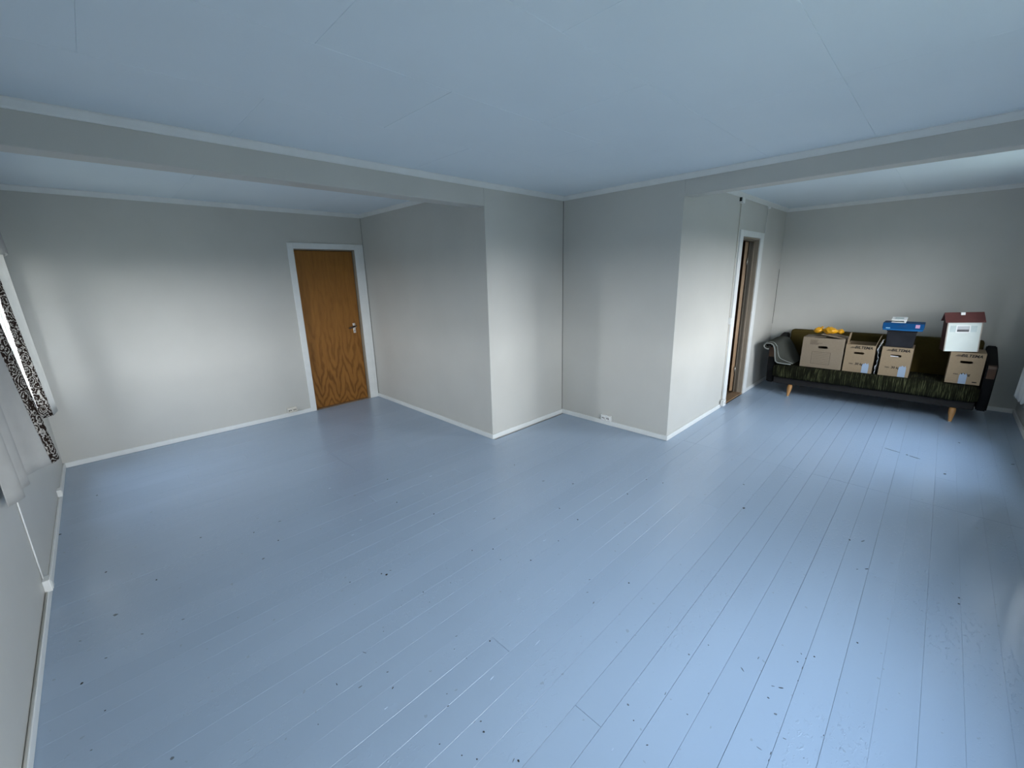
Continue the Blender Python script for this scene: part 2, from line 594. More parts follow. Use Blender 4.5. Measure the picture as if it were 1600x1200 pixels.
CHIPS_GLINTS = [(0.873, 1.984, 5.7, 5.9, -31, 'd'), (0.889, 1.956, 10.9, 8.2, 39, 'd'), (0.923, 1.972, 8.1, 2.5, -39, 'm'), (0.718, 2.049, 7.1, 3.4, -14, 'd'), (1.361, 1.770, 4.1, 6.4, -47, 'd'), (0.958, 1.689, 4.0, 4.3, -3, 'd'), (1.101, 1.640, 4.2, 3.3, -71, 'm'), (0.941, 1.605, 3.0, 3.3, -46, 'm'), (0.684, 1.609, 4.2, 2.4, -19, 'm'), (0.908, 1.337, 7.9, 2.2, -15, 'm'), (0.859, 1.287, 3.5, 3.0, -46, 'm'), (0.885, 1.781, 3.1, 2.8, -46, 'm'), (0.829, 1.690, 3.3, 2.7, -3, 'm'), (2.252, 2.027, 12.5, 10.8, 2, 'w'), (2.294, 2.143, 11.8, 7.7, -37, 'w'), (2.327, 2.035, 15.2, 5.8, -18, 'm'), (2.451, 1.831, 10.5, 8.2, -37, 'm'), (2.095, 1.681, 6.6, 6.9, -21, 'd'), (2.068, 1.501, 6.9, 9.2, -47, 'd'), (2.601, 1.432, 5.7, 10.5, -47, 'd'), (2.907, 1.440, 6.9, 6.5, -14, 'd'), (2.942, 1.317, 6.8, 6.2, -15, 'd'), (1.458, 1.686, 6.0, 5.1, -9, 'd'), (1.540, 1.449, 5.9, 4.6, -12, 'd'), (1.796, 1.448, 4.3, 3.9, -11, 'd'), (1.421, 1.581, 5.3, 4.6, -47, 'm'), (1.686, 1.927, 14.4, 5.1, -13, 'm'), (1.643, 1.106, 7.8, 3.5, -21, 'm'), (1.768, 0.939, 6.0, 5.4, -22, 'd'), (3.116, 1.666, 20.0, 6.9, -7, 'w'), (2.469, 1.491, 11.9, 5.9, -15, 'w'), (1.557, 1.059, 7.7, 2.2, -33, 'm'), (2.380, 2.419, 7.1, 7.4, -25, 'm'), (1.741, 1.516, 29.0, 5.5, -7, 'w'), (0.417, 1.504, 8.8, 2.0, -91, 'd'), (0.572, 1.321, 8.6, 3.0, 20, 'd'), (0.592, 1.402, 7.0, 2.6, -22, 'm'), (0.481, 1.422, 10.4, 2.3, -5, 'm'), (0.582, 1.008, 3.8, 2.1, -21, 'd'), (0.615, 0.922, 3.4, 2.0, -46, 'd'), (0.644, 0.875, 3.6, 3.3, -27, 'd'), (0.720, 0.926, 3.5, 5.3, 27, 'd'), (0.737, 0.962, 5.3, 3.3, -41, 'm'), (0.711, 1.141, 3.5, 2.2, -30, 'm'), (0.685, 1.098, 4.2, 2.2, -13, 'd'), (0.301, 1.394, 2.7, 3.5, -9, 'm'), (0.512, 1.266, 12.9, 2.6, 2, 'w'), (0.567, 1.565, 15.3, 2.0, -66, 'm'), (0.868, 1.211, 3.4, 2.5, -46, 'm'), (2.132, 0.014, 4.5, 5.0, -46, 'd'), (1.896, 0.178, 5.0, 2.5, -144, 'm'), (1.840, 0.180, 4.3, 3.4, -75, 'd'), (1.659, 0.200, 11.5, 2.6, -55, 'd'), (1.646, 0.224, 7.6, 1.8, -61, 'm'), (1.580, 0.223, 5.3, 3.3, -92, 'd'), (1.641, 0.335, 14.0, 2.9, -129, 'm'), (1.454, 0.139, 7.9, 2.2, -78, 'm'), (1.357, 0.193, 10.8, 1.6, -91, 'm'), (1.882, 0.159, 4.9, 1.7, 0, 'd'), (1.819, 0.159, 11.6, 1.5, 0, 'd'), (1.742, 0.158, 5.1, 1.6, 0, 'd'), (1.368, 0.160, 10.5, 1.5, 0, 'd'), (1.338, 0.159, 6.7, 1.5, 0, 'd'), (1.563, 0.043, 4.8, 1.5, -3, 'd'), (1.437, 0.396, 4.5, 1.9, 0, 'd'), (1.746, 0.304, 11.7, 2.0, -5, 'm'), (1.429, 0.076, 4.3, 1.5, -37, 'm'), (1.529, 0.185, 7.7, 4.1, -71, 'm'), (1.664, 0.482, 3.4, 3.3, -46, 'm'), (4.592, -0.248, 12.0, 9.6, -38, 'd'), (5.540, -0.339, 13.2, 11.7, -37, 'm'), (3.027, 0.156, 5.7, 8.4, -47, 'd'), (3.066, 0.097, 20.5, 4.1, -26, 'm'), (2.767, 0.048, 11.6, 3.9, -46, 'd'), (2.729, 0.085, 7.8, 2.9, -46, 'm'), (5.193, -0.646, 17.9, 6.8, -48, 'm'), (4.873, -0.011, 7.1, 12.7, -48, 'd'), (4.848, -0.062, 51.6, 9.2, -112, 'm'), (4.918, 0.092, 85.6, 6.4, -112, 'm'), (-0.039, 2.873, 5.3, 8.2, -5, 'd'), (-0.217, 2.693, 12.5, 10.6, -8, 'm'), (-0.260, 2.382, 6.7, 4.0, -33, 'm'), (-0.337, 2.287, 6.1, 7.9, -2, 'd'), (-0.270, 2.056, 4.1, 4.0, -17, 'd'), (-0.310, 1.894, 5.0, 2.6, -20, 'm'), (-0.106, 1.648, 8.2, 8.5, 5, 'm'), (-0.132, 2.435, 9.4, 3.7, -46, 'm'), (0.020, 2.403, 9.5, 3.8, -22, 'm'), (-0.344, 2.598, 8.4, 3.0, -40, 'm'), (1.434, 2.283, 5.7, 9.2, -47, 'd'), (0.563, 2.762, 6.4, 7.7, -28, 'd'), (0.441, 2.630, 10.9, 7.8, 15, 'm'), (1.075, 3.220, 13.2, 13.0, -47, 'w'), (1.074, 2.807, 10.8, 9.8, -47, 'w'), (1.471, 3.008, 6.8, 8.4, -47, 'd'), (1.334, 2.619, 6.9, 8.4, -27, 'd'), (1.750, 2.793, 17.2, 13.4, -25, 'w'), (1.547, 2.591, 13.3, 10.2, -26, 'w'), (1.042, 2.597, 15.6, 9.6, -28, 'w'), (0.925, 2.467, 16.4, 9.6, -8, 'w'), (1.658, 2.095, 11.0, 7.8, -11, 'w'), (0.640, 2.997, 11.4, 5.9, -15, 'm'), (0.999, 1.204, 6.0, 4.3, -10, 'd'), (1.520, 0.995, 9.8, 3.2, 13, 'm'), (1.095, 0.477, 5.2, 1.8, -41, 'd'), (1.138, 0.554, 3.0, 2.3, -46, 'd'), (0.741, 0.769, 4.6, 5.9, 11, 'd'), (0.731, 0.782, 11.1, 2.2, 17, 'm'), (1.176, 0.600, 8.2, 4.2, -93, 'm'), (1.557, 0.525, 5.5, 5.4, -73, 'm'), (1.318, 0.517, 12.1, 2.2, 6, 'm'), (1.145, 1.041, 28.7, 3.8, 2, 'w'), (1.272, 1.288, 27.4, 4.5, -6, 'w'), (0.885, 1.063, 20.3, 5.0, 3, 'w'), (0.998, 0.556, 14.6, 3.9, 4, 'w'), (1.287, 0.617, 8.4, 6.9, -46, 'w'), (1.299, 0.421, 4.7, 2.7, -69, 'm'), (3.341, 0.851, 7.3, 10.3, -47, 'm'), (2.977, 0.739, 12.4, 8.8, -20, 'd'), (1.918, 0.135, 4.7, 3.9, -46, 'd'), (2.810, -0.307, 6.1, 5.5, -64, 'd'), (2.754, -0.306, 6.0, 5.2, -64, 'd'), (-0.241, 3.176, 7.7, 6.8, -46, 'd'), (-0.450, 3.934, 9.0, 9.0, -47, 'd'), (0.476, 2.981, 6.6, 8.9, -47, 'm'), (0.214, 3.177, 8.7, 6.9, -47, 'm'), (-0.262, 4.491, 10.7, 10.0, -47, 'm')]
rc = random.Random(11)
for (x, y, l, w, a, kd) in CHIPS_GLINTS:
    bm = B()
    n = 7
    ca, sa = math.cos(math.radians(a)), math.sin(math.radians(a))
    top, bot = [], []
    sl = 0.62 if kd == 'w' else 0.85
    for i in range(n):
        q = i * 2 * PI / n
        r = rc.uniform(0.65, 1.1)
        u, v = math.cos(q) * l * sl * 0.001 * r, math.sin(q) * w * sl * 0.001 * r
        top.append(bm.verts.new((x + u * ca - v * sa, y + u * sa + v * ca, 0.0011 if kd == 'w' else 0.0007)))
        bot.append(bm.verts.new((x + u * ca - v * sa, y + u * sa + v * ca, -0.001)))
    bm.faces.new(top)
    bm.faces.new(list(reversed(bot)))
    for i in range(n):
        bm.faces.new((top[i], top[(i + 1) % n], bot[(i + 1) % n], bot[i]))
    obj('chip_or_glint', bm, {'d': 'chip_dark', 'm': 'chip_mid', 'w': 'chip_glint'}[kd], fl)  # worn chips, plus pale spots that stand in for glints

# ------------------------------------------------------------------ ceiling
ce = struct('ceiling', bbox(XW - 0.12, XS + 0.12, YR - 0.12, YD + 0.12, H + 0.012, H + 0.12), 'ceiling_paint',
            'pale grey blue ceiling of painted panels with thin joints', 'ceiling')
def panel(x0, x1, y0, y1, g=0.0012, dz=0.0):
    bm = B()
    b = 0.0013
    z = H + dz
    hi = [bm.verts.new(p) for p in ((x0 + g, y0 + g, H + 0.012), (x1 - g, y0 + g, H + 0.012), (x1 - g, y1 - g, H + 0.012), (x0 + g, y1 - g, H + 0.012))]
    md = [bm.verts.new(p) for p in ((x0 + g, y0 + g, z + b), (x1 - g, y0 + g, z + b), (x1 - g, y1 - g, z + b), (x0 + g, y1 - g, z + b))]
    lo = [bm.verts.new(p) for p in ((x0 + g + b, y0 + g + b, z), (x1 - g - b, y0 + g + b, z), (x1 - g - b, y1 - g - b, z), (x0 + g + b, y1 - g - b, z))]
    for A, D in ((hi, md), (md, lo)):
        for i in range(4):
            bm.faces.new((A[i], A[(i + 1) % 4], D[(i + 1) % 4], D[i]))
    bm.faces.new(lo)
    bm.faces.new(list(reversed(hi)))
    obj('ceiling_panel', bm, 'ceiling_paint', ce)
ys = [YR, -0.155, 0.458, 1.063, 1.690, 2.305, YB]
off = {0: 0.73, 1: 0.13, 2: 1.322, 3: 0.73, 4: 0.135, 5: 0.733}
for r in range(6):
    xs = [XW]
    x = off[r] - 2.38
    while x < XI:
        if x > XW + 0.1:
            xs.append(x)
        x += 1.19
    xs.append(XI)
    for i in range(len(xs) - 1):
        panel(xs[i], xs[i + 1], ys[r], ys[r + 1], 0.0002, random.uniform(0, 0.0008))
for x0, x1 in ((XW, 0.75), (0.75, 1.95), (1.95, XC)):
    panel(x0, x1, YB + HT, YD, 0.0003)
for y0, y1 in ((YR, 0.45), (0.45, YE)):
    panel(XI + HT, XS, y0, y1, 0.0003)

# ------------------------------------------------------------------ walls
D1 = (1.796, 2.536, 1.985)      # left door opening
D2 = (5.360, 6.010, 1.990)      # right doorway
def wall_y(name, y0, y1, x0, x1, holes, label):
    bm = B()
    hs = sorted(holes)
    x = x0
    for (a, b, z0, z1) in hs:
        box(bm, x, a, y0, y1, -0.022, H + 0.012)
        if z0 > 0:
            box(bm, a, b, y0, y1, -0.022, z0)
        box(bm, a, b, y0, y1, z1, H + 0.012)
        x = b
    box(bm, x, x1, y0, y1, -0.022, H + 0.012)
    return struct(name, bm, 'wall_paint', label, 'wall', recalc=False)
def wall_x(name, x0, x1, y0, y1, holes, label):
    bm = B()
    y = y0
    for (a, b, z0, z1) in sorted(holes):
        box(bm, x0, x1, y, a, -0.022, H + 0.012)
        box(bm, x0, x1, a, b, -0.022, z0)
        box(bm, x0, x1, a, b, z1, H + 0.012)
        y = b
    box(bm, x0, x1, y, y1, -0.022, H + 0.012)
    return struct(name, bm, 'wall_paint', label, 'wall', recalc=False)
wall_x('wall_left', XW - 0.12, XW, YR - 0.12, YD + 0.12, [W1], 'pale grey wall with the curtained window')
wall_y('wall_far', YD, YD + 0.12, XW, XC + 0.1, [(D1[0], D1[1], 0, D1[2])], 'pale grey alcove wall that holds the closed wooden door')
wall_x('wall_alcove', XC, XC + 0.1, YB, YD, [], 'pale grey side wall right of the closed wooden door')
wall_y('wall_corner_left', YB, YB + 0.1, XC + 0.1, XI, [], 'narrow bright wall left of the inner corner')
wall_x('wall_corner_right', XI, XI + 0.1, YE, YB + 0.1, [], 'pale grey wall right of the inner corner with a double socket')
wall_y('wall_right', YE, YE + 0.1, XI + 0.1, XS, [(D2[0], D2[1], 0, D2[2])], 'bright wall with the open doorway beside the sofa')
wall_x('wall_sofa', XS, XS + 0.12, YR - 0.12, 3.2, [], 'pale grey wall behind the olive sofa')
wall_y('wall_rear', YR - 0.12, YR, XW, XS, [W2, W3], 'outer wall with two windows facing the inner corner')
# header beams over the two wide openings
struct('beam_left', bbox(XW, XC, YB, YB + HT, HDL, H + 0.012, 0.003), 'wall_paint', 'painted header beam over the alcove opening', 'beam')
struct('beam_right', bbox(XI, XI + HT, YR, YE, HDR, H + 0.012, 0.003), 'wall_paint', 'painted header beam over the opening to the sofa', 'beam')
# hall behind the doorway
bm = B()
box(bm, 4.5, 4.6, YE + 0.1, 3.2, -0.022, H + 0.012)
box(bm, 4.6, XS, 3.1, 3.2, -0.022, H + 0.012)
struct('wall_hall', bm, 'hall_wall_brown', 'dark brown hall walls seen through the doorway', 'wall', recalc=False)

# dark shrinkage cracks in the corners
def crack(parent_name, bm, label):
    struct(parent_name, bm, 'gap_dark', label, 'crack')
crack('trim_1', bbox(XI - 0.0035, XI, YB - 0.0035, YB, 0.05, H - 0.045), 'thin dark crack running down the inner corner')
crack('trim_2', bbox(XS - 0.003, XS, YE - 0.004, YE, 0.85, 1.62), 'thin dark crack in the corner above the sofa')
crack('trim_3', bbox(XC - 0.002, XC, YD - 0.002, YD, 0.05, H - 0.045), 'thin dark crack in the corner right of the wooden door')

# baseboards
BH, BT = 0.050, 0.014
def base(name, x0, x1, y0, y1, label):
    struct(name, bbox(x0, x1, y0, y1, 0.0006, BH, 0.003), 'white_trim', label, 'baseboard')
base('baseboard_far', XW + BT, 1.729, YD - BT, YD, 'white baseboard left of the wooden door')
base('baseboard_alcove', XC - BT, XC, YB, YD, 'white baseboard on the alcove side wall')
base('baseboard_corner_left', XC - BT, XI - BT, YB - BT, YB, 'white baseboard on the narrow bright wall')
base('baseboard_corner_right', XI - BT, XI, YE - BT, YB, 'white baseboard under the double socket right of the inner corner')
base('baseboard_right', XI, 5.24, YE - BT, YE, 'white baseboard on the wall before the doorway')
base('baseboard_door', 6.135, XS - BT, YE - BT, YE, 'short white baseboard between doorway and sofa')
base('baseboard_sofa', XS - BT, XS, YR + BT, YE, 'white baseboard behind the sofa')
base('baseboard_left', XW, XW + BT, YR + BT, YD, 'white baseboard along the window wall')
base('baseboard_rear', XW, XS, YR, YR + BT, 'white baseboard under the rear windows')

# crown mouldings
CR = [(0.0, -0.043), (0.007, -0.043), (0.011, -0.034), (0.024, -0.016), (0.030, -0.008), (0.030, 0.0), (0.0, 0.0)]
def crown(name, axis, a0, a1, wall, sign, label):
    bm = B()
    prism(bm, [(wall + sign * d, H + z) for d, z in CR], axis, a0, a1)
    struct(name, bm, 'white_trim', label, 'crown moulding')
crown('trim_4', 'X', XW, XI, YB, -1, 'white crown moulding along the alcove beam and narrow wall')
crown('trim_5', 'Y', YR, YB, XI, -1, 'white crown moulding along the right beam and socket wall')
crown('trim_6', 'Y', YR, YB, XW, 1, 'white crown moulding over the window wall of the main room')
crown('trim_7', 'X', XW, XI, YR, 1, 'white crown moulding over the rear window of the main room')
crown('trim_8', 'X', XW, XC, YD, -1, 'white crown moulding above the wooden door')
crown('trim_9', 'Y', YB + HT, YD, XC, -1, 'white crown moulding on the alcove side wall')
crown('trim_10', 'Y', YB + HT, YD, XW, 1, 'white crown moulding above the curtained window')
crown('trim_11', 'Y', YR, YE, XS, -1, 'white crown moulding above the sofa wall')
crown('trim_12', 'X', XI + HT, XS, YE, -1, 'white crown moulding above the open doorway')
crown('trim_13', 'X', XI + HT, XS, YR, 1, 'white crown moulding over the rear window by the sofa')

# ------------------------------------------------------------------ doors
d1 = thing('door_1', ((D1[0] + D1[1]) / 2, YD, 0), 'closed flat wooden door with amber veneer and white casing', 'door', kind='structure')
cw = 0.067
def casing(parent, x0, x1, top, yf, outl, outr, topz, th=0.018):
    obj('casing', bbox(outl, x0, yf - th, yf, 0.001, topz, 0.003), 'white_trim', parent)
    obj('casing', bbox(x1, outr, yf - th, yf, 0.001, topz, 0.003), 'white_trim', parent)
    obj('casing', bbox(x0, x1, yf - th, yf, top, topz, 0.003), 'white_trim', parent)
casing(d1, D1[0], D1[1], D1[2], YD, 1.729, 2.612, 2.052)
obj('casing_strip', bbox(2.612, 2.652, YD - 0.012, YD, 0.001, 2.052, 0.002), 'white_trim', d1)
jt = 0.022
obj('jamb', bbox(D1[0], D1[0] + jt * 0.2, YD + 0.001, YD + 0.119, 0, D1[2]), 'jamb_beige', d1)
obj('jamb', bbox(D1[1] - jt, D1[1], YD + 0.001, YD + 0.119, 0, D1[2]), 'jamb_beige', d1)
obj('jamb', bbox(D1[0] + jt * 0.2, D1[1] - jt, YD + 0.001, YD + 0.119, D1[2] - jt * 0.6, D1[2]), 'jamb_beige', d1)
leaf = obj('leaf', bbox(D1[0] + 0.006, D1[1] - jt - 0.003, YD + 0.028, YD + 0.068, 0.014, D1[2] - 0.018, 0.002), 'door_veneer', d1)
hx, hz = 2.432, 1.012
obj('handle_plate', bbox(hx - 0.016, hx + 0.016, YD + 0.0235, YD + 0.028, hz - 0.085, hz + 0.045, 0.004, 2), 'metal_satin', leaf)
bm = B()
tube(bm, [(hx, YD + 0.024, hz), (hx, YD - 0.02, hz), (hx - 0.006, YD - 0.026, hz)], 0.009, 10)
obj('handle_spindle', bm, 'metal_satin', leaf, smooth=True)
bm = B()
tube(bm, [(hx + 0.010, YD - 0.026, hz + 0.010), (hx - 0.02, YD - 0.029, hz + 0.006), (hx - 0.06, YD - 0.029, hz - 0.006), (hx - 0.095, YD - 0.026, hz - 0.014)], [0.008, 0.0125, 0.012, 0.009], 10)
obj('handle_lever', bm, 'handle_dark', leaf, smooth=True)
bm = B()
lathe(bm, 0, 0, [(0.005, 0), (0.005, 0.002)], 10)
for v in bm.verts:
    v.co = Vector((hx + v.co.x, YD + 0.0235 - v.co.z, hz - 0.055 + v.co.y))
obj('keyhole', bm, 'hole_dark', leaf)
obj('threshold', bbox(D1[0] + 0.005, D1[1] - jt, YD - 0.002, YD + 0.10, 0.0003, 0.011, 0.003), 'threshold_wood', d1)
struct('wall_behind_door', bbox(D1[0] - 0.02, D1[1] + 0.02, YD + 0.121, YD + 0.14, -0.02, D1[2] + 0.05), 'hall_wall_brown', 'dark blind panel behind the closed door', 'wall')

d2 = thing('door_2', ((D2[0] + D2[1]) / 2, YE, 0), 'white cased open doorway with a brown door standing ajar inside', 'door', kind='structure')
casing(d2, D2[0], D2[1], D2[2], YE, 5.262, 6.125, 2.056, 0.016)
obj('jamb', bbox(D2[0], D2[0] + 0.02, YE + 0.001, YE + 0.105, 0, D2[2]), 'jamb_beige', d2)
obj('jamb', bbox(D2[1] - 0.02, D2[1], YE + 0.001, YE + 0.105, 0, D2[2]), 'jamb_beige', d2)
obj('jamb', bbox(D2[0] + 0.02, D2[1] - 0.02, YE + 0.001, YE + 0.105, D2[2] - 0.02, D2[2]), 'jamb_beige', d2)
obj('door_stop', bbox(D2[1] - 0.032, D2[1] - 0.02, YE + 0.045, YE + 0.062, 0.0, D2[2] - 0.02), 'jamb_beige', d2)
obj('door_stop', bbox(D2[0] + 0.02, D2[1] - 0.032, YE + 0.045, YE + 0.062, D2[2] - 0.032, D2[2] - 0.02), 'jamb_beige', d2)
obj('threshold', bbox(D2[0] + 0.002, D2[1] - 0.002, YE - 0.004, YE + 0.11, 0.0003, 0.018, 0.004), 'threshold_wood', d2)
# the leaf swings into the hall from hinges on the far jamb
ang = math.radians(38)
hxp, hyp = D2[1] - 0.012, YE + 0.118
def swing(bm):
    # leaf modelled along +x from the hinge with thickness along +y, then turned
    for v in bm.verts:
        a, b = v.co.x, v.co.y
        v.co.x = hxp + a * math.cos(ang) - b * math.sin(ang)
        v.co.y = hyp + a * math.sin(ang) + b * math.cos(ang)
    return bm
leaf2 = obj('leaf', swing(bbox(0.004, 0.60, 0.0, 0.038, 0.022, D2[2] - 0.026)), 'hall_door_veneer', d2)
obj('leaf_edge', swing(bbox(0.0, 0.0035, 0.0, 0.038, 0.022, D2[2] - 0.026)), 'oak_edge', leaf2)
for z in (0.28, 1.68):
    bm = B()
    tube(bm, [(hxp - 0.006, hyp - 0.006, z), (hxp - 0.006, hyp - 0.006, z + 0.085)], 0.0075, 10)
    obj('hinge', bm, 'metal_satin', leaf2, smooth=True)

# ------------------------------------------------------------------ windows
def window(name, axis, wall, out, w, label):
    """axis 'X': opening runs along X in a wall at y = wall; out = -1/+1 direction to outside"""
    a0, a1, z0, z1 = w
    loc = ((a0 + a1) / 2, wall, z0) if axis == 'X' else (wall, (a0 + a1) / 2, z0)
    t = thing(name, loc, label, 'window', kind='structure')
    def bx(nm, p0, p1, q0, q1, za, zb, mat, par, bev=0.002):
        q0, q1 = sorted((wall + out * q0, wall + out * q1))
        if axis == 'X':
            return obj(nm, bbox(p0, p1, q0, q1, za, zb, bev), mat, par)
        return obj(nm, bbox(q0, q1, p0, p1, za, zb, bev), mat, par)
    f = 0.045
    for (p0, p1, za, zb) in ((a0, a0 + f, z0, z1), (a1 - f, a1, z0, z1), (a0 + f, a1 - f, z0, z0 + f), (a0 + f, a1 - f, z1 - f, z1)):
        bx('window_frame', p0, p1, 0.045, 0.115, za, zb, 'white_trim', t)
    n = 2
    wd = (a1 - a0 - 2 * f) / n
    for i in range(n):
        s0, s1 = a0 + f + i * wd + 0.003, a0 + f + (i + 1) * wd - 0.003
        g = 0.045
        sash = None
        for (p0, p1, za, zb) in ((s0, s0 + g, z0 + f, z1 - f), (s1 - g, s1, z0 + f, z1 - f), (s0 + g, s1 - g, z0 + f, z0 + f + g), (s0 + g, s1 - g, z1 - f - g, z1 - f)):
            sash = bx('sash_bar', p0, p1, 0.06, 0.10, za, zb, 'white_trim', t)
        bx('pane', s0 + g, s1 - g, 0.078, 0.082, z0 + f + g, z1 - f - g, 'window_glass', t, 0)
    c = 0.07
    bx('casing', a0 - c, a0, 0.0, -0.016, z0 - c, z1 + c, 'white_trim', t)
    bx('casing', a1, a1 + c, 0.0, -0.016, z0 - c, z1 + c, 'white_trim', t)
    bx('casing', a0, a1, 0.0, -0.016, z1, z1 + c, 'white_trim', t)
    bx('casing', a0, a1, 0.0, -0.016, z0 - c, z0, 'white_trim', t)
    bx('window_sill', a0 + 0.001, a1 - 0.001, 0.045, -0.03, z0, z0 + 0.012, 'white_trim', t)
    return t
window('window_1', 'Y', XW, -1, W1, 'white framed alcove window behind patterned curtains')
window('window_2', 'X', YR, -1, W2, 'white framed window in the rear wall of the main room')
window('window_3', 'X', YR, -1, W3, 'white framed window in the rear wall opposite the doorway')

# ------------------------------------------------------------------ curtains
ZH, ZT = 0.655, 2.13
def curtain(root, paths, band=None, hem_wave=0.0):
    """paths: list of (y, x_at_hem, x_at_top); sheet hung between ZT and ZH on the left wall"""
    def fn(s0, s1):
        def f(s, t):
            y, xb, xt = lerp_path(paths, s0 + (s1 - s0) * s)
            k = t ** 1.3
            z = ZT + (ZH - ZT) * t + hem_wave * math.sin(s * 9.0) * t
            x = xt + (xb - xt) * k
            return (max(x, XW + 0.020), y, z)
        return f
    n = len(paths) - 1
    if band:
        bm = B()
        grid(bm, 10, 26, fn(0.0, band))
        solid(obj('patterned_border', bm, 'curtain_print', root, smooth=True), 0.003)
    bm = B()
    grid(bm, 8 * n, 26, fn(band or 0.0, 1.0))
    solid(obj('curtain_sheet', bm, 'curtain_cloth', root, smooth=True), 0.002)

near = [(3.462, -0.304, -0.392), (3.425, -0.312, -0.400), (3.382, -0.330, -0.43), (3.33, -0.375, -0.42), (3.275, -0.405, -0.43), (3.215, -0.446, -0.446),
        (3.165, -0.440, -0.44), (3.115, -0.398, -0.42), (3.06, -0.412, -0.43), (3.00, -0.446, -0.446), (2.92, -0.40, -0.425), (2.83, -0.445, -0.44)]
c = thing('curtain', (-0.40, 3.1, ZH), 'white curtain bulging from the wall, its dark floral border ending near the wall cable', 'curtain', 'curtains of the alcove window')
curtain(c, near, 2 / 11.0)
far = [(4.635, -0.434, -0.452), (4.668, -0.408, -0.444), (4.70, -0.374, -0.436), (4.76, -0.366, -0.41), (4.84, -0.356, -0.40), (4.90, -0.362, -0.395), (4.96, -0.39, -0.41), (5.02, -0.425, -0.43), (5.10, -0.44, -0.44)]
c = thing('curtain', (-0.41, 4.85, ZH), 'white curtain with a dark floral border hanging beside the corner with the far wall', 'curtain', 'curtains of the alcove window')
curtain(c, far, 2 / 8.0)
bm = B()
def vf(s, t):
    y = 2.72 + (4.915 - 2.72) * s
    z = 2.20 - 0.345 * t - 0.015 * math.sin(s * 60)
    return (-0.383 + 0.012 * math.sin(s * 95) * (0.3 + 0.7 * t) + 0.012 * t, y, z)
grid(bm, 150, 5, vf)
va = obj('curtain_valance', bm, 'curtain_cloth', smooth=True)
solid(va, 0.002)
tag(va, 'short pleated white valance across the top of the alcove window', 'valance')
rod = thing('curtain_rod', (-0.41, 3.8, 2.14), 'thin white curtain rod above the alcove window', 'curtain rod')
bm = B()
tube(bm, [(-0.412, 2.70, 2.150), (-0.412, 5.2, 2.150)], 0.009, 10)
obj('rod', bm, 'plastic_white', rod, smooth=True)
for y in (2.72, 4.0, 5.18):
    obj('rod_bracket', bbox(XW, -0.405, y - 0.008, y + 0.008, 2.140, 2.160, 0.002), 'plastic_white', rod)

# curtain of the rear window near the sofa: only its outer edge and hem reach the picture
rp = [(5.97, -0.628, -0.675), (5.94, -0.655, -0.69), (5.88, -0.640, -0.68), (5.82, -0.675, -0.70), (5.75, -0.650, -0.69), (5.67, -0.69, -0.70), (5.60, -0.66, -0.69), (5.55, -0.69, -0.70)]
c = thing('curtain', (5.76, -0.66, 0.40), 'white curtain with a ragged hem hanging from the window wall right of the sofa', 'curtain')
bm = B()
def rf(s, t):
    x, yb, yt = lerp_path(rp, s)
    z = 2.15 + (0.405 + 0.010 * math.sin(s * 70) + 0.006 * math.sin(s * 31) - 2.15) * t
    return (x, yt + (yb - yt) * t ** 1.1, z)
grid(bm, 70, 24, rf)
solid(obj('curtain_sheet', bm, 'curtain_cloth', c, smooth=True), 0.002)
lp = [(4.20, -0.690, -0.70), (4.25, -0.640, -0.68), (4.31, -0.675, -0.69), (4.37, -0.620, -0.675), (4.43, -0.660, -0.69), (4.49, -0.600, -0.67)]  # out of view, added to keep grazing window light off the floor
c = thing('curtain', (4.35, -0.65, 0.40), 'unseen white curtain added at the header beam side to block grazing window light', 'curtain')
bm = B()
def lf(s, t):
    x, yb, yt = lerp_path(lp, s)
    z = 2.15 + (0.410 + 0.008 * math.sin(s * 50) - 2.15) * t
    return (x, yt + (yb - yt) * t ** 1.1, z)
grid(bm, 50, 24, lf)
solid(obj('curtain_sheet', bm, 'curtain_cloth', c, smooth=True), 0.002)
rod = thing('curtain_rod', (5.2, -0.69, 2.155), 'thin white curtain rod above the window opposite the doorway', 'curtain rod')
bm = B()
tube(bm, [(4.12, -0.69, 2.165), (6.05, -0.69, 2.165)], 0.009, 10)
obj('rod', bm, 'plastic_white', rod, smooth=True)
for x in (4.14, 6.03):
    obj('rod_bracket', bbox(x - 0.008, x + 0.008, YR, -0.683, 2.155, 2.175, 0.002), 'plastic_white', rod)

# ------------------------------------------------------------------ cables, boxes and sockets
bm = B()
tube(bm, [(XW + 0.004, 3.165, 0.72), (XW + 0.004, 3.150, 0.50), (XW + 0.004, 3.132, 0.27), (XW + 0.005, 3.118, 0.118)], 0.0035, 8)
tag(obj('wall_cable', bm, 'plastic_white', smooth=True), 'thin white cable running down from the curtain to the box on the baseboard', 'cable')
def junction(name, x0, x1, y0, y1, z0, z1, label, mat='plastic_white'):
    t = thing(name, ((x0 + x1) / 2, (y0 + y1) / 2, z0), label, 'junction box')
    obj('housing', bbox(x0, x1, y0, y1, z0, z1, 0.004, 2), mat, t)
    return t
j = junction('junction_box', XW, XW + 0.030, 3.085, 3.150, 0.0505, 0.118, 'small white cable box on the baseboard below the hanging cable')
obj('cover_lip', bbox(XW + 0.030, XW + 0.033, 3.093, 3.142, 0.058, 0.110, 0.001), 'plastic_white', j)
j = junction('junction_box', XW, XW + 0.026, 4.535, 4.595, 0.0505, 0.105, 'small white cable box on the window wall baseboard under the floral border')
obj('cover_lip', bbox(XW + 0.026, XW + 0.029, 4.543, 4.587, 0.057, 0.098, 0.001), 'plastic_white', j)
bm = B()
tube(bm, [(XW + 0.006, -0.70, 0.0545), (XW + 0.006, 1.2, 0.0545), (XW + 0.006, 3.083, 0.0545)], 0.004, 8)
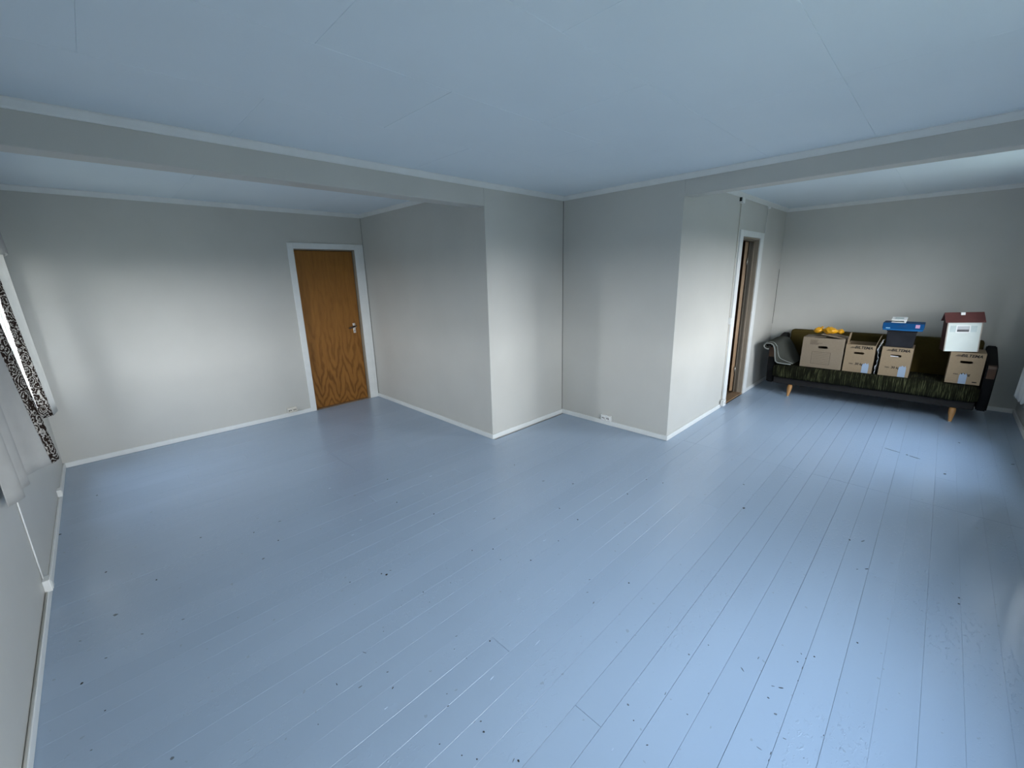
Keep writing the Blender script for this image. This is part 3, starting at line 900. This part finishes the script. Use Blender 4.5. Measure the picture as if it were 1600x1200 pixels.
tag(obj('baseboard_cable', bm, 'plastic_cream', smooth=True), 'pale cable lying on top of the window wall baseboard', 'cable')

def socket_faces(t, face, mid, zc, axis, s, nrm, spread=0.029):
    for k in (-1, 1):
        bm = B()
        n = 20
        prof = [(0.0235, 0.0), (0.0235, 0.009), (0.0205, 0.009), (0.0190, 0.0006)]
        rows = []
        for r, d in prof:
            rows.append([bm.verts.new((r * math.cos(i * 2 * PI / n), r * math.sin(i * 2 * PI / n), d)) for i in range(n)])
        for a in range(len(rows) - 1):
            for i in range(n):
                bm.faces.new((rows[a][i], rows[a][(i + 1) % n], rows[a + 1][(i + 1) % n], rows[a + 1][i]))
        bm.faces.new(rows[-1])
        def put(bm, du=0.0, dv=0.0):
            for v in bm.verts:
                u, w, d = v.co.x + du + mid + k * spread, v.co.y + dv + zc, v.co.z
                v.co = Vector((u, face + nrm * d, w)) if axis == 'X' else Vector((face + nrm * d, u, w))
            return bm
        well = obj('socket_well', put(bm), s, t)
        for q in (-1, 1):
            bm = B()
            lathe(bm, 0, 0, [(0.0062, 0.0), (0.0062, 0.0018)], 10)
            obj('pin_hole', put(bm, q * 0.0095, 0), 'hole_dark', well)
t = thing('wall_socket', (XI, 2.378, 0.05), 'white double wall socket above the baseboard right of the inner corner', 'socket')
obj('housing', bbox(XI - 0.036, XI, 2.318, 2.440, 0.0505, 0.116, 0.005, 2), 'plastic_white', t)
socket_faces(t, XI - 0.036, 2.379, 0.083, 'Y', 'plastic_white', -1)
t = thing('wall_socket', (1.505, YD, 0.05), 'cream double wall socket on the baseboard left of the wooden door', 'socket')
obj('housing', bbox(1.450, 1.560, YD - 0.034, YD, 0.0505, 0.112, 0.005, 2), 'plastic_cream', t)
socket_faces(t, YD - 0.034, 1.505, 0.081, 'X', 'plastic_cream', -1, 0.027)

# cable run by the doorway
bm = B()
tube(bm, [(5.205, YE - 0.005, 2.34), (5.21, YE - 0.005, 1.6), (5.215, YE - 0.005, 1.09)], 0.0045, 8)
tag(obj('wall_cable', bm, 'plastic_cream', smooth=True), 'thin pale cable from the ceiling box down to the light switch', 'cable')
bm = B()
tube(bm, [(5.225, YE - 0.005, 1.01), (5.228, YE - 0.005, 0.6), (5.228, YE - 0.005, 0.105)], 0.0045, 8)
tag(obj('wall_cable', bm, 'plastic_cream', smooth=True), 'thin pale cable from the light switch down to the low socket', 'cable')
j = junction('junction_box', 5.165, 5.245, YE - 0.03, YE, 2.318, 2.374, 'small white junction box under the crown moulding left of the doorway')
obj('cable_clip', bbox(5.150, 5.1649, YE - 0.022, YE, 2.335, 2.374, 0.002), 'gap_dark', j)
t = thing('light_switch', (5.225, YE, 1.01), 'small white light switch beside the doorway casing', 'light switch')
obj('housing', bbox(5.197, 5.257, YE - 0.03, YE, 1.012, 1.088, 0.004, 2), 'plastic_white', t)
obj('rocker', bbox(5.212, 5.242, YE - 0.034, YE - 0.0301, 1.027, 1.073, 0.002), 'plastic_white', t)
t = thing('wall_socket', (5.225, YE, 0.03), 'white single wall socket at the foot of the doorway casing', 'socket')
obj('housing', bbox(5.180, 5.258, YE - 0.052, YE - 0.0145, 0.028, 0.100, 0.005, 2), 'plastic_white', t)
bm = B()
lathe(bm, 0, 0, [(0.021, 0.0), (0.021, 0.002), (0.018, 0.002), (0.017, 0.0006)], 18)
for v in bm.verts:
    v.co = Vector((5.219 + v.co.x, YE - 0.052 - v.co.z, 0.064 + v.co.y))
w = obj('socket_well', bm, 'plastic_white', t)
for q in (-1, 1):
    bm = B()
    lathe(bm, 0, 0, [(0.004, 0.0), (0.004, 0.0016)], 8)
    for v in bm.verts:
        v.co = Vector((5.219 + q * 0.0095 + v.co.x, YE - 0.0525 - v.co.z, 0.064 + v.co.y))
    obj('pin_hole', bm, 'hole_dark', w)
j = junction('junction_box', 6.165, 6.21, YE - 0.028, YE, 2.345, 2.376, 'tiny white cable clip box under the crown moulding right of the doorway')
obj('cover_lip', bbox(6.172, 6.203, YE - 0.031, YE - 0.0281, 2.350, 2.371, 0.001), 'plastic_white', j)
bm = B()
tube(bm, [(6.19, YE - 0.004, 2.344), (6.172, YE - 0.004, 2.2), (6.155, YE - 0.004, 2.06)], 0.003, 8)
tag(obj('wall_cable', bm, 'plastic_white', smooth=True), 'thin white cable from the clip box down to the casing corner', 'cable')

# ------------------------------------------------------------------ sofa
so = thing('sofa', (6.62, 0.495, 0), 'olive green sofa with dark arms, ribbed seat and tapered wooden legs', 'sofa')
SY0, SY1 = -0.432, 1.422
def rounded(x0, x1, y0, y1, z0, z1, r, seg=4):
    return bbox(x0, x1, y0, y1, z0, z1, r, seg)
# seat cushion with a gently sagging top and front
bm = B()
def seat_prof(y):
    sag = 0.010 * math.sin(y * 5.3) + 0.006 * math.sin(y * 11 + 1)
    return sag
NY = 60
rows = []
prof = [(6.30, 0.236), (6.252, 0.242), (6.236, 0.262), (6.230, 0.31), (6.233, 0.365), (6.247, 0.395), (6.275, 0.408), (6.35, 0.412), (6.55, 0.408), (6.80, 0.400), (6.84, 0.39), (6.84, 0.236)]
for i in range(NY + 1):
    y = SY0 + (SY1 - SY0) * i / NY
    e = min(i, NY - i)
    sh = {0: 0.022, 1: 0.006}.get(e, 0.0)
    s = seat_prof(y)
    row = []
    for (x, z) in prof:
        dx = s * 0.6 if x < 6.30 else 0
        zz = z - (sh if z > 0.35 else -sh * 0.5 if z < 0.25 else 0) + ((s - 0.016) * 0.25 if 0.3 < z else 0)
        row.append(bm.verts.new((x + (sh if x < 6.3 else 0) + dx, y, zz)))
    rows.append(row)
m = len(prof)
for i in range(NY):
    for k in range(m):
        bm.faces.new((rows[i][k], rows[i + 1][k], rows[i + 1][(k + 1) % m], rows[i][(k + 1) % m]))
bm.faces.new(rows[0])
bm.faces.new(list(reversed(rows[-1])))
tag(obj('seat_cushion', bm, 'corduroy_olive', so, smooth=True), 'dark olive ribbed seat cushion')
# leaning backrest with rounded ends
bm = bbox(-0.06, 0.06, SY0 + 0.012, SY1 - 0.012, 0.0, 0.50, 0.045, 4)
for v in bm.verts:
    z = v.co.z
    v.co = Vector((6.865 + v.co.x + z * 0.16, v.co.y, 0.305 + z))
tag(obj('backrest', bm, 'velvet_olive', so, smooth=True), 'plain olive velvet backrest')
obj('base_frame', bbox(6.29, 6.98, SY0 + 0.01, SY1 - 0.01, 0.150, 0.236, 0.008), 'sofa_rail', so)
for (y0, y1) in ((SY0 - 0.082, SY0 - 0.004), (SY1 + 0.004, SY1 + 0.082)):
    bm = B()
    prism(bm, [(6.33, 0.145), (6.290, 0.30), (6.275, 0.585), (6.285, 0.622), (6.31, 0.632), (6.60, 0.690), (6.90, 0.755), (6.94, 0.745), (6.965, 0.60), (6.985, 0.145)], 'Y', y0, y1)
    bmesh.ops.bevel(bm, geom=list(bm.edges), offset=0.010, segments=2, affect='EDGES')
    arm = obj('arm', bm, 'sofa_black', so, smooth=False)
    bm = B()
    prism(bm, [(6.268, 0.50), (6.262, 0.60), (6.270, 0.626), (6.30, 0.634), (6.298, 0.50)], 'Y', y0 + 0.010, y1 - 0.010)
    obj('arm_facing', bm, 'arm_wood', arm)
LEG = [(0.0125, 0.0008), (0.0135, 0.012), (0.0145, 0.014), (0.018, 0.045), (0.0255, 0.085), (0.0285, 0.110), (0.0275, 0.130), (0.022, 0.150)]
for (x, y) in ((6.335, 1.215), (6.335, -0.275), (6.90, 1.215), (6.90, -0.275)):
    bm = B()
    lathe(bm, x - 0.085 * (1 if x < 6.6 else -0.3), y, LEG, 16, ((0.42 if x < 6.6 else -0.2), 0.0))
    lg = obj('leg', bm, 'leg_oak', so, smooth=True)
    bm = B()
    lathe(bm, x - 0.085 * (1 if x < 6.6 else -0.3), y, [(0.0136, 0.0006), (0.0142, 0.010)], 12, ((0.42 if x < 6.6 else -0.2), 0.0))
    obj('ferrule', bm, 'metal_satin', lg, smooth=True)

# ------------------------------------------------------------------ cardboard boxes on the seat (fronts face -X)
CT = 0.004
def front_with_slot(x, y0, y1, z0, z1, sy, sz, sw, sh):
    """front panel: a sheet with a rounded hand hole"""
    bm = B()
    n = 6
    hole = []
    r = sh / 2
    for k in range(n + 1):
        a = PI / 2 + PI * k / n
        hole.append((sy + (sw / 2 - r) - (-1) * 0 - r * math.cos(a) * 1, sz + r * math.sin(a)))
    for k in range(n + 1):
        a = -PI / 2 + PI * k / n
        hole.append((sy - (sw / 2 - r) - r * math.cos(a), sz + r * math.sin(a)))
    outer = [(y1, z1), (y1, z0), (y0, z0), (y0, z1)]
    lay = []
    for xx in (x, x + CT):
        H_ = [bm.verts.new((xx, a, b)) for a, b in hole]
        O_ = [bm.verts.new((xx, a, b)) for a, b in outer]
        lay.append((H_, O_))
        N = len(H_)
        # hole runs: +Y side top to bottom (0..n), -Y side bottom to top (n+1..2n+1)
        for i in range(n):
            bm.faces.new((H_[i], H_[i + 1], O_[0] if i < n / 2 else O_[1]))
        mid = n // 2
        bm.faces.new((H_[mid], O_[1], O_[0]))
        bm.faces.new((H_[n], H_[n + 1], O_[2], O_[1]))
        for i in range(n + 1, 2 * n + 1):
            bm.faces.new((H_[i], H_[i + 1], O_[2] if i - n - 1 < n / 2 else O_[3]))
        bm.faces.new((H_[n + 1 + mid], O_[3], O_[2]))
        bm.faces.new((H_[2 * n + 1], H_[0], O_[0], O_[3]))
    for ring in (0, 1):
        a, b = lay[0][ring], lay[1][ring]
        for i in range(len(a)):
            bm.faces.new((a[i], a[(i + 1) % len(a)], b[(i + 1) % len(b)], b[i]))
    return bm

def carton(label, y0, y1, z0, z1, x0, depth, mat, slot, group=None, name='cardboard_box'):
    t = thing(name, (x0 + depth / 2, (y0 + y1) / 2, z0), label, 'box', group)
    x1 = x0 + depth
    sy, sz, sw, sh = slot
    fp = obj('front_panel', front_with_slot(x0, y0, y1, z0, z1, sy, sz, sw, sh), mat, t)
    bm = B()
    box(bm, x0 + CT, x1, y0, y0 + CT, z0, z1)
    box(bm, x0 + CT, x1, y1 - CT, y1, z0, z1)
    box(bm, x1 - CT, x1, y0 + CT, y1 - CT, z0, z1)
    box(bm, x0 + CT, x1 - CT, y0 + CT, y1 - CT, z0, z0 + CT)
    obj('carton_body', bm, mat, t, recalc=False)
    return t, fp

def flap(t, y, z, x0, x1, dy, dz, mat):
    """a flap hinged on the line (y, z), reaching (dy, dz) away, between x0 and x1"""
    bm = B()
    l = math.hypot(dy, dz)
    ny, nz = -dz / l * CT, dy / l * CT
    A, D = prism(bm, [(y, z), (y + dy, z + dz), (y + dy + ny, z + dz + nz), (y + ny, z + nz)], 'X', x0, x1)
    return obj('flap', bm, mat, t)

def shop_print(fp, x, y1, y0, z0, z1):
    """streaked logo, carrying strength line and the corner mark"""
    w, h = y1 - y0, z1 - z0
    zb = z0 + h * 0.865
    for i in range(4):
        zz = zb + h * (0.004 + 0.014 * i)
        obj('logo_streak', bbox(x - 0.0008, x - 0.0002, y1 - w * 0.33, y1 - w * (0.14 + 0.02 * i), zz, zz + h * 0.0085), 'ink_black', fp)
    obj('lettering', place_text(text_bm('BILTEMA', 1.0, 0.25, 0.035), x - 0.0006, y1 - w * 0.31, zb, w * 0.60), 'ink_black', fp, recalc=False)
    obj('lettering', place_text(text_bm('max.', 1.0, 0.0, 0.02), x - 0.0006, y1 - w * 0.20, z0 + h * 0.285, w * 0.15), 'ink_black', fp, recalc=False)
    obj('lettering', place_text(text_bm('30 kg', 1.0, 0.15, 0.03), x - 0.0006, y1 - w * 0.40, z0 + h * 0.275, w * 0.29), 'ink_black', fp, recalc=False)

def tape(fp, x, yl, yr, z0, z1):
    bm = B()
    n = 7
    poly = [(yl, z0), (yr, z0)] + [(yr + (yl - yr) * i / n, z1 + (0.010 * math.sin(i * 2.1) if 0 < i < n else -0.018)) for i in range(n + 1)]
    prism(bm, poly, 'X', x - 0.0012, x - 0.0003)
    obj('tape', bm, 'sky_tint_tape', fp)

FX = 6.30
# large pale carton with a form printed on it
t, fp = carton('large pale cardboard box with a lined print, yellow bag on its lid', 0.725, 1.145, 0.412, 0.787, FX, 0.30, 'cardboard_pale', (0.930, 0.672, 0.098, 0.030))
flap(t, 1.145, 0.787, FX + 0.006, FX + 0.294, -0.225, 0.018, 'cardboard_pale')
flap(t, 0.725, 0.787, FX + 0.010, FX + 0.290, 0.245, 0.040, 'cardboard_pale')
bm = B()
x = FX - 0.0008
def rect(bm, yl, yr, za, zb):
    box(bm, FX - 0.0008, FX - 0.0002, yr, yl, za, zb)
fl_, fr_, fb, ft = 1.035, 0.845, 0.462, 0.612
for z in (fb, ft - 0.002):
    rect(bm, fl_, fr_, z, z + 0.003)
for y in (fl_, fr_ + 0.003):
    rect(bm, y, y - 0.003, fb, ft)
for i in range(1, 7):
    z = fb + (ft - fb) * i / 7
    rect(bm, fl_ - 0.014, fr_ + 0.014, z, z + 0.0018)
obj('printed_form', bm, 'ink_faint', fp)
bm = B()
for i in range(7):
    z = 0.702 + i * 0.0085
    rect(bm, 1.068, (0.985, 0.975, 0.94, 1.0, 0.99, 0.995, 0.98)[i], z, z + 0.0032)
obj('printed_lines', bm, 'ink_faint', fp)

# three alike shop cartons
GR = None
t, fp = carton('open cardboard box with raised flaps beside the large pale box', 0.437, 0.708, 0.412, 0.738, FX, 0.33, 'cardboard', (0.578, 0.640, 0.096, 0.026))
shop_print(fp, FX, 0.708, 0.437, 0.412, 0.738)
tape(fp, FX, 0.530, 0.470, 0.413, 0.525)
flap(t, 0.704, 0.738, FX + 0.006, FX + 0.150, -0.012, 0.130, 'cardboard')
flap(t, 0.441, 0.738, FX + 0.006, FX + 0.220, -0.030, 0.120, 'cardboard')

t, fp = carton('cardboard box carrying the dark crate and the flat blue box', 0.122, 0.380, 0.412, 0.740, FX, 0.33, 'cardboard', (0.255, 0.645, 0.092, 0.026))
shop_print(fp, FX, 0.380, 0.122, 0.412, 0.740)
tape(fp, FX, 0.212, 0.150, 0.413, 0.535)
obj('flap', bbox(FX + CT, FX + 0.326, 0.122 + CT, 0.251, 0.735, 0.739), 'cardboard', t)
obj('flap', bbox(FX + CT, FX + 0.326, 0.252, 0.380 - CT, 0.735, 0.739), 'cardboard', t)
bm = B()
prism(bm, [(0.300, 0.637), (0.228, 0.637), (0.240, 0.643), (0.300, 0.644)], 'X', FX - 0.001, FX + 0.003)
obj('torn_edge', bm, 'paper_white', fp)

t, fp = carton('cardboard box under the toy house beside the sofa arm', -0.418, -0.165, 0.414, 0.742, FX, 0.33, 'cardboard', (-0.290, 0.643, 0.092, 0.026))
shop_print(fp, FX, -0.165, -0.418, 0.414, 0.742)
tape(fp, FX, -0.262, -0.318, 0.415, 0.520)
obj('flap', bbox(FX + CT, FX + 0.326, -0.418 + CT, -0.292, 0.737, 0.741), 'cardboard', t)
obj('flap', bbox(FX + CT, FX + 0.326, -0.291, -0.165 - CT, 0.737, 0.741), 'cardboard', t)
bm = B()
box(bm, FX - 0.0008, FX - 0.0002, -0.395, -0.362, 0.437, 0.447)
obj('printed_mark', bm, 'ink_black', fp)

# ------------------------------------------------------------------ dark crate, blue box and white holder
t = thing('storage_crate', (FX + 0.15, 0.249, 0.741), 'dark navy plastic crate between the cardboard box and the blue box', 'crate')
bm = B()
lo = [(FX + 0.022, 0.136), (FX + 0.27, 0.136), (FX + 0.27, 0.362), (FX + 0.022, 0.362)]
hi = [(FX + 0.012, 0.128), (FX + 0.28, 0.128), (FX + 0.28, 0.370), (FX + 0.012, 0.370)]
A = [bm.verts.new((x, y, 0.7405)) for x, y in lo]
D = [bm.verts.new((x, y, 0.915)) for x, y in hi]
bm.faces.new(A)
bm.faces.new(D)
for i in range(4):
    bm.faces.new((A[i], A[(i + 1) % 4], D[(i + 1) % 4], D[i]))
bmesh.ops.bevel(bm, geom=list(bm.edges), offset=0.006, segments=2, affect='EDGES')
obj('crate_body', bm, 'navy_plastic', t)
obj('lid', bbox(FX + 0.004, FX + 0.288, 0.122, 0.376, 0.9155, 0.930, 0.004), 'navy_plastic', t)

t = thing('game_box', (FX + 0.12, 0.245, 0.9305), 'flat blue cardboard box with a pink sticker on the dark crate', 'box')
bb = obj('box_lid', bbox(FX - 0.02, FX + 0.235, 0.078, 0.416, 0.949, 1.012, 0.003), 'box_blue', t)
obj('box_base', bbox(FX - 0.016, FX + 0.231, 0.082, 0.412, 0.931, 0.9488, 0.002), 'box_blue_light', t)
obj('sticker', bbox(FX - 0.0212, FX - 0.0202, 0.112, 0.146, 0.966, 1.002), 'sticker_pink', bb)
obj('sticker', bbox(FX - 0.0212, FX - 0.0202, 0.350, 0.386, 0.951, 0.961), 'sticker_pale', bb)
bm = B()
for i in range(3):
    box(bm, FX - 0.0212, FX - 0.0202, 0.215, 0.292 - 0.012 * i, 0.972 + i * 0.010, 0.976 + i * 0.010)
obj('printed_lines', bm, 'box_blue_ink', bb)

t = thing('card_holder', (FX + 0.09, 0.29, 1.0125), 'small white open holder lying on the blue box', 'holder')
obj('bottom_plate', bbox(FX + 0.02, FX + 0.15, 0.232, 0.352, 1.0125, 1.018, 0.001), 'white_card', t)
bm = B()
prism(bm, [(0.232, 1.018), (0.240, 1.018), (0.250, 1.036), (0.243, 1.036)], 'X', FX + 0.02, FX + 0.15)
obj('side_plate', bm, 'white_card', t)
bm = B()
prism(bm, [(FX + 0.02, 1.0365), (FX + 0.02, 1.043), (FX + 0.15, 1.066), (FX + 0.15, 1.060)], 'Y', 0.226, 0.352)
tp = obj('top_plate', bm, 'white_card', t)
bm = B()
prism(bm, [(FX + 0.055, 1.0494), (FX + 0.055, 1.0502), (FX + 0.125, 1.0627), (FX + 0.125, 1.0617)], 'Y', 0.255, 0.328)
obj('label_field', bm, 'shutter_grey', tp)

# ------------------------------------------------------------------ toy house
t = thing('toy_house', (FX + 0.09, -0.21, 0.742), 'white toy house with a dark red roof on the last box', 'toy house')
HY0, HY1, HZ0, HZ1, HX0, HX1 = -0.338, -0.086, 0.7425, 1.052, FX - 0.005, FX + 0.185
obj('front_wall', bbox(HX0 + 0.0, HX0 + 0.008, HY0 + 0.008, HY1 - 0.008, HZ0, HZ1 - 0.002, 0.001), 'house_white', t)
ridx, ridz = (HX0 + HX1) / 2, 1.138
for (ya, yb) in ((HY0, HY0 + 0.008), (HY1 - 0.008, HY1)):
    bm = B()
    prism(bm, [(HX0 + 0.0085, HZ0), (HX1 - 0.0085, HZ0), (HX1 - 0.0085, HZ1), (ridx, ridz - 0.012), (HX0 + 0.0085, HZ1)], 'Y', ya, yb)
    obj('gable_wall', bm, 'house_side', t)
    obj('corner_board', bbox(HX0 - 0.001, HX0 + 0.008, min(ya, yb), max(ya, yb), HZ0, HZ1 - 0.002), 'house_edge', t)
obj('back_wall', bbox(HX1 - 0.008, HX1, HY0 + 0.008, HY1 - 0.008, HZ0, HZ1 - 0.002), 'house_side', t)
obj('house_floor', bbox(HX0 + 0.0085, HX1 - 0.0085, HY0 + 0.0085, HY1 - 0.0085, HZ0, HZ0 + 0.006), 'house_edge', t)
for sgn in (-1, 1):
    ex = ridx + sgn * ((HX1 - HX0) / 2 + 0.014)
    ez = HZ1 - 0.004
    bm = B()
    prism(bm, [(ridx, ridz), (ex, ez), (ex, ez - 0.007), (ridx, ridz - 0.010)], 'Y', HY0 - 0.016, HY1 + 0.018)
    obj('roof_slope', bm, 'roof_red', t)
obj('chimney', bbox(ridx - 0.035, ridx - 0.005, -0.216, -0.184, 1.112, 1.139, 0.001), 'white_card', t)
wy, wz = -0.201, 1.000
wf = B()
for (ya, yb, za, zb) in ((-0.256, -0.247, 0.938, 1.014), (-0.161, -0.152, 0.938, 1.014), (-0.247, -0.161, 0.938, 0.947), (-0.247, -0.161, 1.005, 1.014)):
    box(wf, HX0 - 0.006, HX0, ya, yb, za, zb)
wfo = obj('window_frame', wf, 'white_card', t, recalc=False)
obj('pane', bbox(HX0 - 0.002, HX0 - 0.0002, -0.247, -0.161, 0.971, 1.005), 'toy_pane_pale', wfo)
obj('pane', bbox(HX0 - 0.002, HX0 - 0.0002, -0.247, -0.161, 0.947, 0.9705), 'toy_pane_dark', wfo)
obj('shutter', bbox(HX0 - 0.003, HX0 - 0.0001, -0.302, -0.2565, 0.945, 1.008), 'shutter_grey', t)
obj('shutter', bbox(HX0 - 0.003, HX0 - 0.0001, -0.1515, -0.110, 0.945, 1.008), 'shutter_grey', t)

t.rotation_euler = (math.radians(-3.0), 0, math.radians(10.0))
t.location.z += 0.007
# ------------------------------------------------------------------ yellow bag on the large box
bm = B()
N = 48
M = 18
ry = random.Random(5)
def yr_(s):
    pts = [0.004, 0.022, 0.030, 0.031, 0.026, 0.013, 0.024, 0.034, 0.037, 0.036, 0.034, 0.030, 0.021, 0.016, 0.024, 0.024, 0.010]
    return lerp_path([(p,) for p in pts], s)[0]
rows = []
for i in range(N + 1):
    s = i / N
    y = 1.075 - 0.310 * s
    r = yr_(s) * 1.38
    row = []
    for k in range(M):
        a = k * 2 * PI / M
        cr = 1 + 0.10 * math.sin(3 * a + s * 17) + 0.07 * math.sin(5 * a - s * 41) + ry.uniform(-0.05, 0.05)
        row.append(bm.verts.new((FX + 0.12 + 1.15 * r * math.cos(a) * cr + 0.010 * math.sin(s * 7), y, 0.862 + 0.010 * math.sin(s * PI) + 0.82 * r * math.sin(a) * cr)))
    rows.append(row)
for i in range(N):
    for k in range(M):
        bm.faces.new((rows[i][k], rows[i][(k + 1) % M], rows[i + 1][(k + 1) % M], rows[i + 1][k]))
bm.faces.new(rows[0])
bm.faces.new(list(reversed(rows[-1])))
t = thing('plastic_bag', (FX + 0.12, 0.89, 0.80), 'crumpled yellow plastic bag tied in the middle on the large box', 'bag')
yb = obj('bag_body', bm, 'yellow_plastic', t, smooth=True)
bm = B()
tube(bm, [(FX + 0.115, 1.000, 0.880), (FX + 0.112, 0.994, 0.900), (FX + 0.105, 0.982, 0.912), (FX + 0.10, 0.970, 0.909)], [0.015, 0.013, 0.011, 0.005], 8)
obj('knot', bm, 'yellow_plastic', t, smooth=True)

# ------------------------------------------------------------------ grey cloth bag over the left arm
GF = [(1.500, 0.602), (1.538, 0.606), (1.560, 0.632), (1.550, 0.664), (1.515, 0.678), (1.462, 0.670), (1.432, 0.615), (1.418, 0.510), (1.398, 0.440), (1.330, 0.427), (1.230, 0.426)]
GBK = [(1.520, 0.655), (1.538, 0.668), (1.540, 0.690), (1.525, 0.706), (1.490, 0.722), (1.440, 0.738), (1.385, 0.748), (1.335, 0.735), (1.285, 0.660), (1.235, 0.560), (1.175, 0.450)]
t = thing('cloth_bag', (6.45, 1.36, 0.43), 'limp grey fabric bag hung over the sofa arm beside the large box', 'bag')
def gf(s, v):
    ya, za = lerp_path(GF, s)
    yb, zb = lerp_path(GBK, s)
    k = v ** 0.8
    x = 6.245 + 0.27 * v + 0.010 * math.sin(s * 9) * (1 - v)
    y = ya + (yb - ya) * k
    z = za + (zb - za) * k + 0.007 * math.sin(v * 7 + s * 15) * v
    if y < 1.42:
        z = max(z, 0.424)
    if 1.41 < y < 1.515:
        z = max(z, 0.632 + max(0, x - 6.31) * 0.2 + 0.012) if x > 6.262 else z
    return (x, y, z)
bm = B()
grid(bm, 50, 14, gf)
sheet = obj('bag_sheet', bm, 'grey_bag', t, smooth=True)
solid(sheet, 0.004)
bm = B()
tube(bm, [tuple(Vector(gf(i / 40, 0.0)) + Vector((-0.003, 0, 0.0))) for i in range(41)], 0.0075, 8)
obj('hem', bm, 'grey_bag_edge', sheet, smooth=True)
bm = B()
tube(bm, [tuple(Vector(gf(i / 40, 0.16)) + Vector((-0.004, 0, 0.002))) for i in range(41)], 0.0045, 6)
obj('hem', bm, 'grey_bag_edge', sheet, smooth=True)

# ------------------------------------------------------------------ thin plastic sheet wedged between two boxes
rs = random.Random(9)
bm = B()
def pf(s, v):
    x = FX + 0.012 + 0.20 * s
    z = 0.414 + 0.33 * v
    y = 0.4085 + 0.011 * math.sin(v * 9 + s * 5) * (0.4 + 0.6 * v) + 0.005 * math.sin(v * 31 + s * 11)
    return (x, y, z)
grid(bm, 10, 34, pf)
t = thing('plastic_sheet', (FX + 0.1, 0.408, 0.412), 'crumpled clear plastic wedged between the open box and its neighbour', 'plastic sheet')
s = obj('sheet', bm, 'plastic_sheet', t, smooth=True)
solid(s, 0.002)
bm = B()
def wf_(s, v):
    x = FX + 0.03 + 0.05 * s
    z = 0.738 + 0.075 * v
    y = 0.403 - 0.018 * v + 0.016 * s * (1 - v) + 0.006 * math.sin(v * 8 + s * 4)
    return (x - 0.01 * math.sin(v * 5), y, z)
grid(bm, 6, 10, wf_)
solid(obj('paper_corner', bm, 'paper_white', t, smooth=True), 0.002)
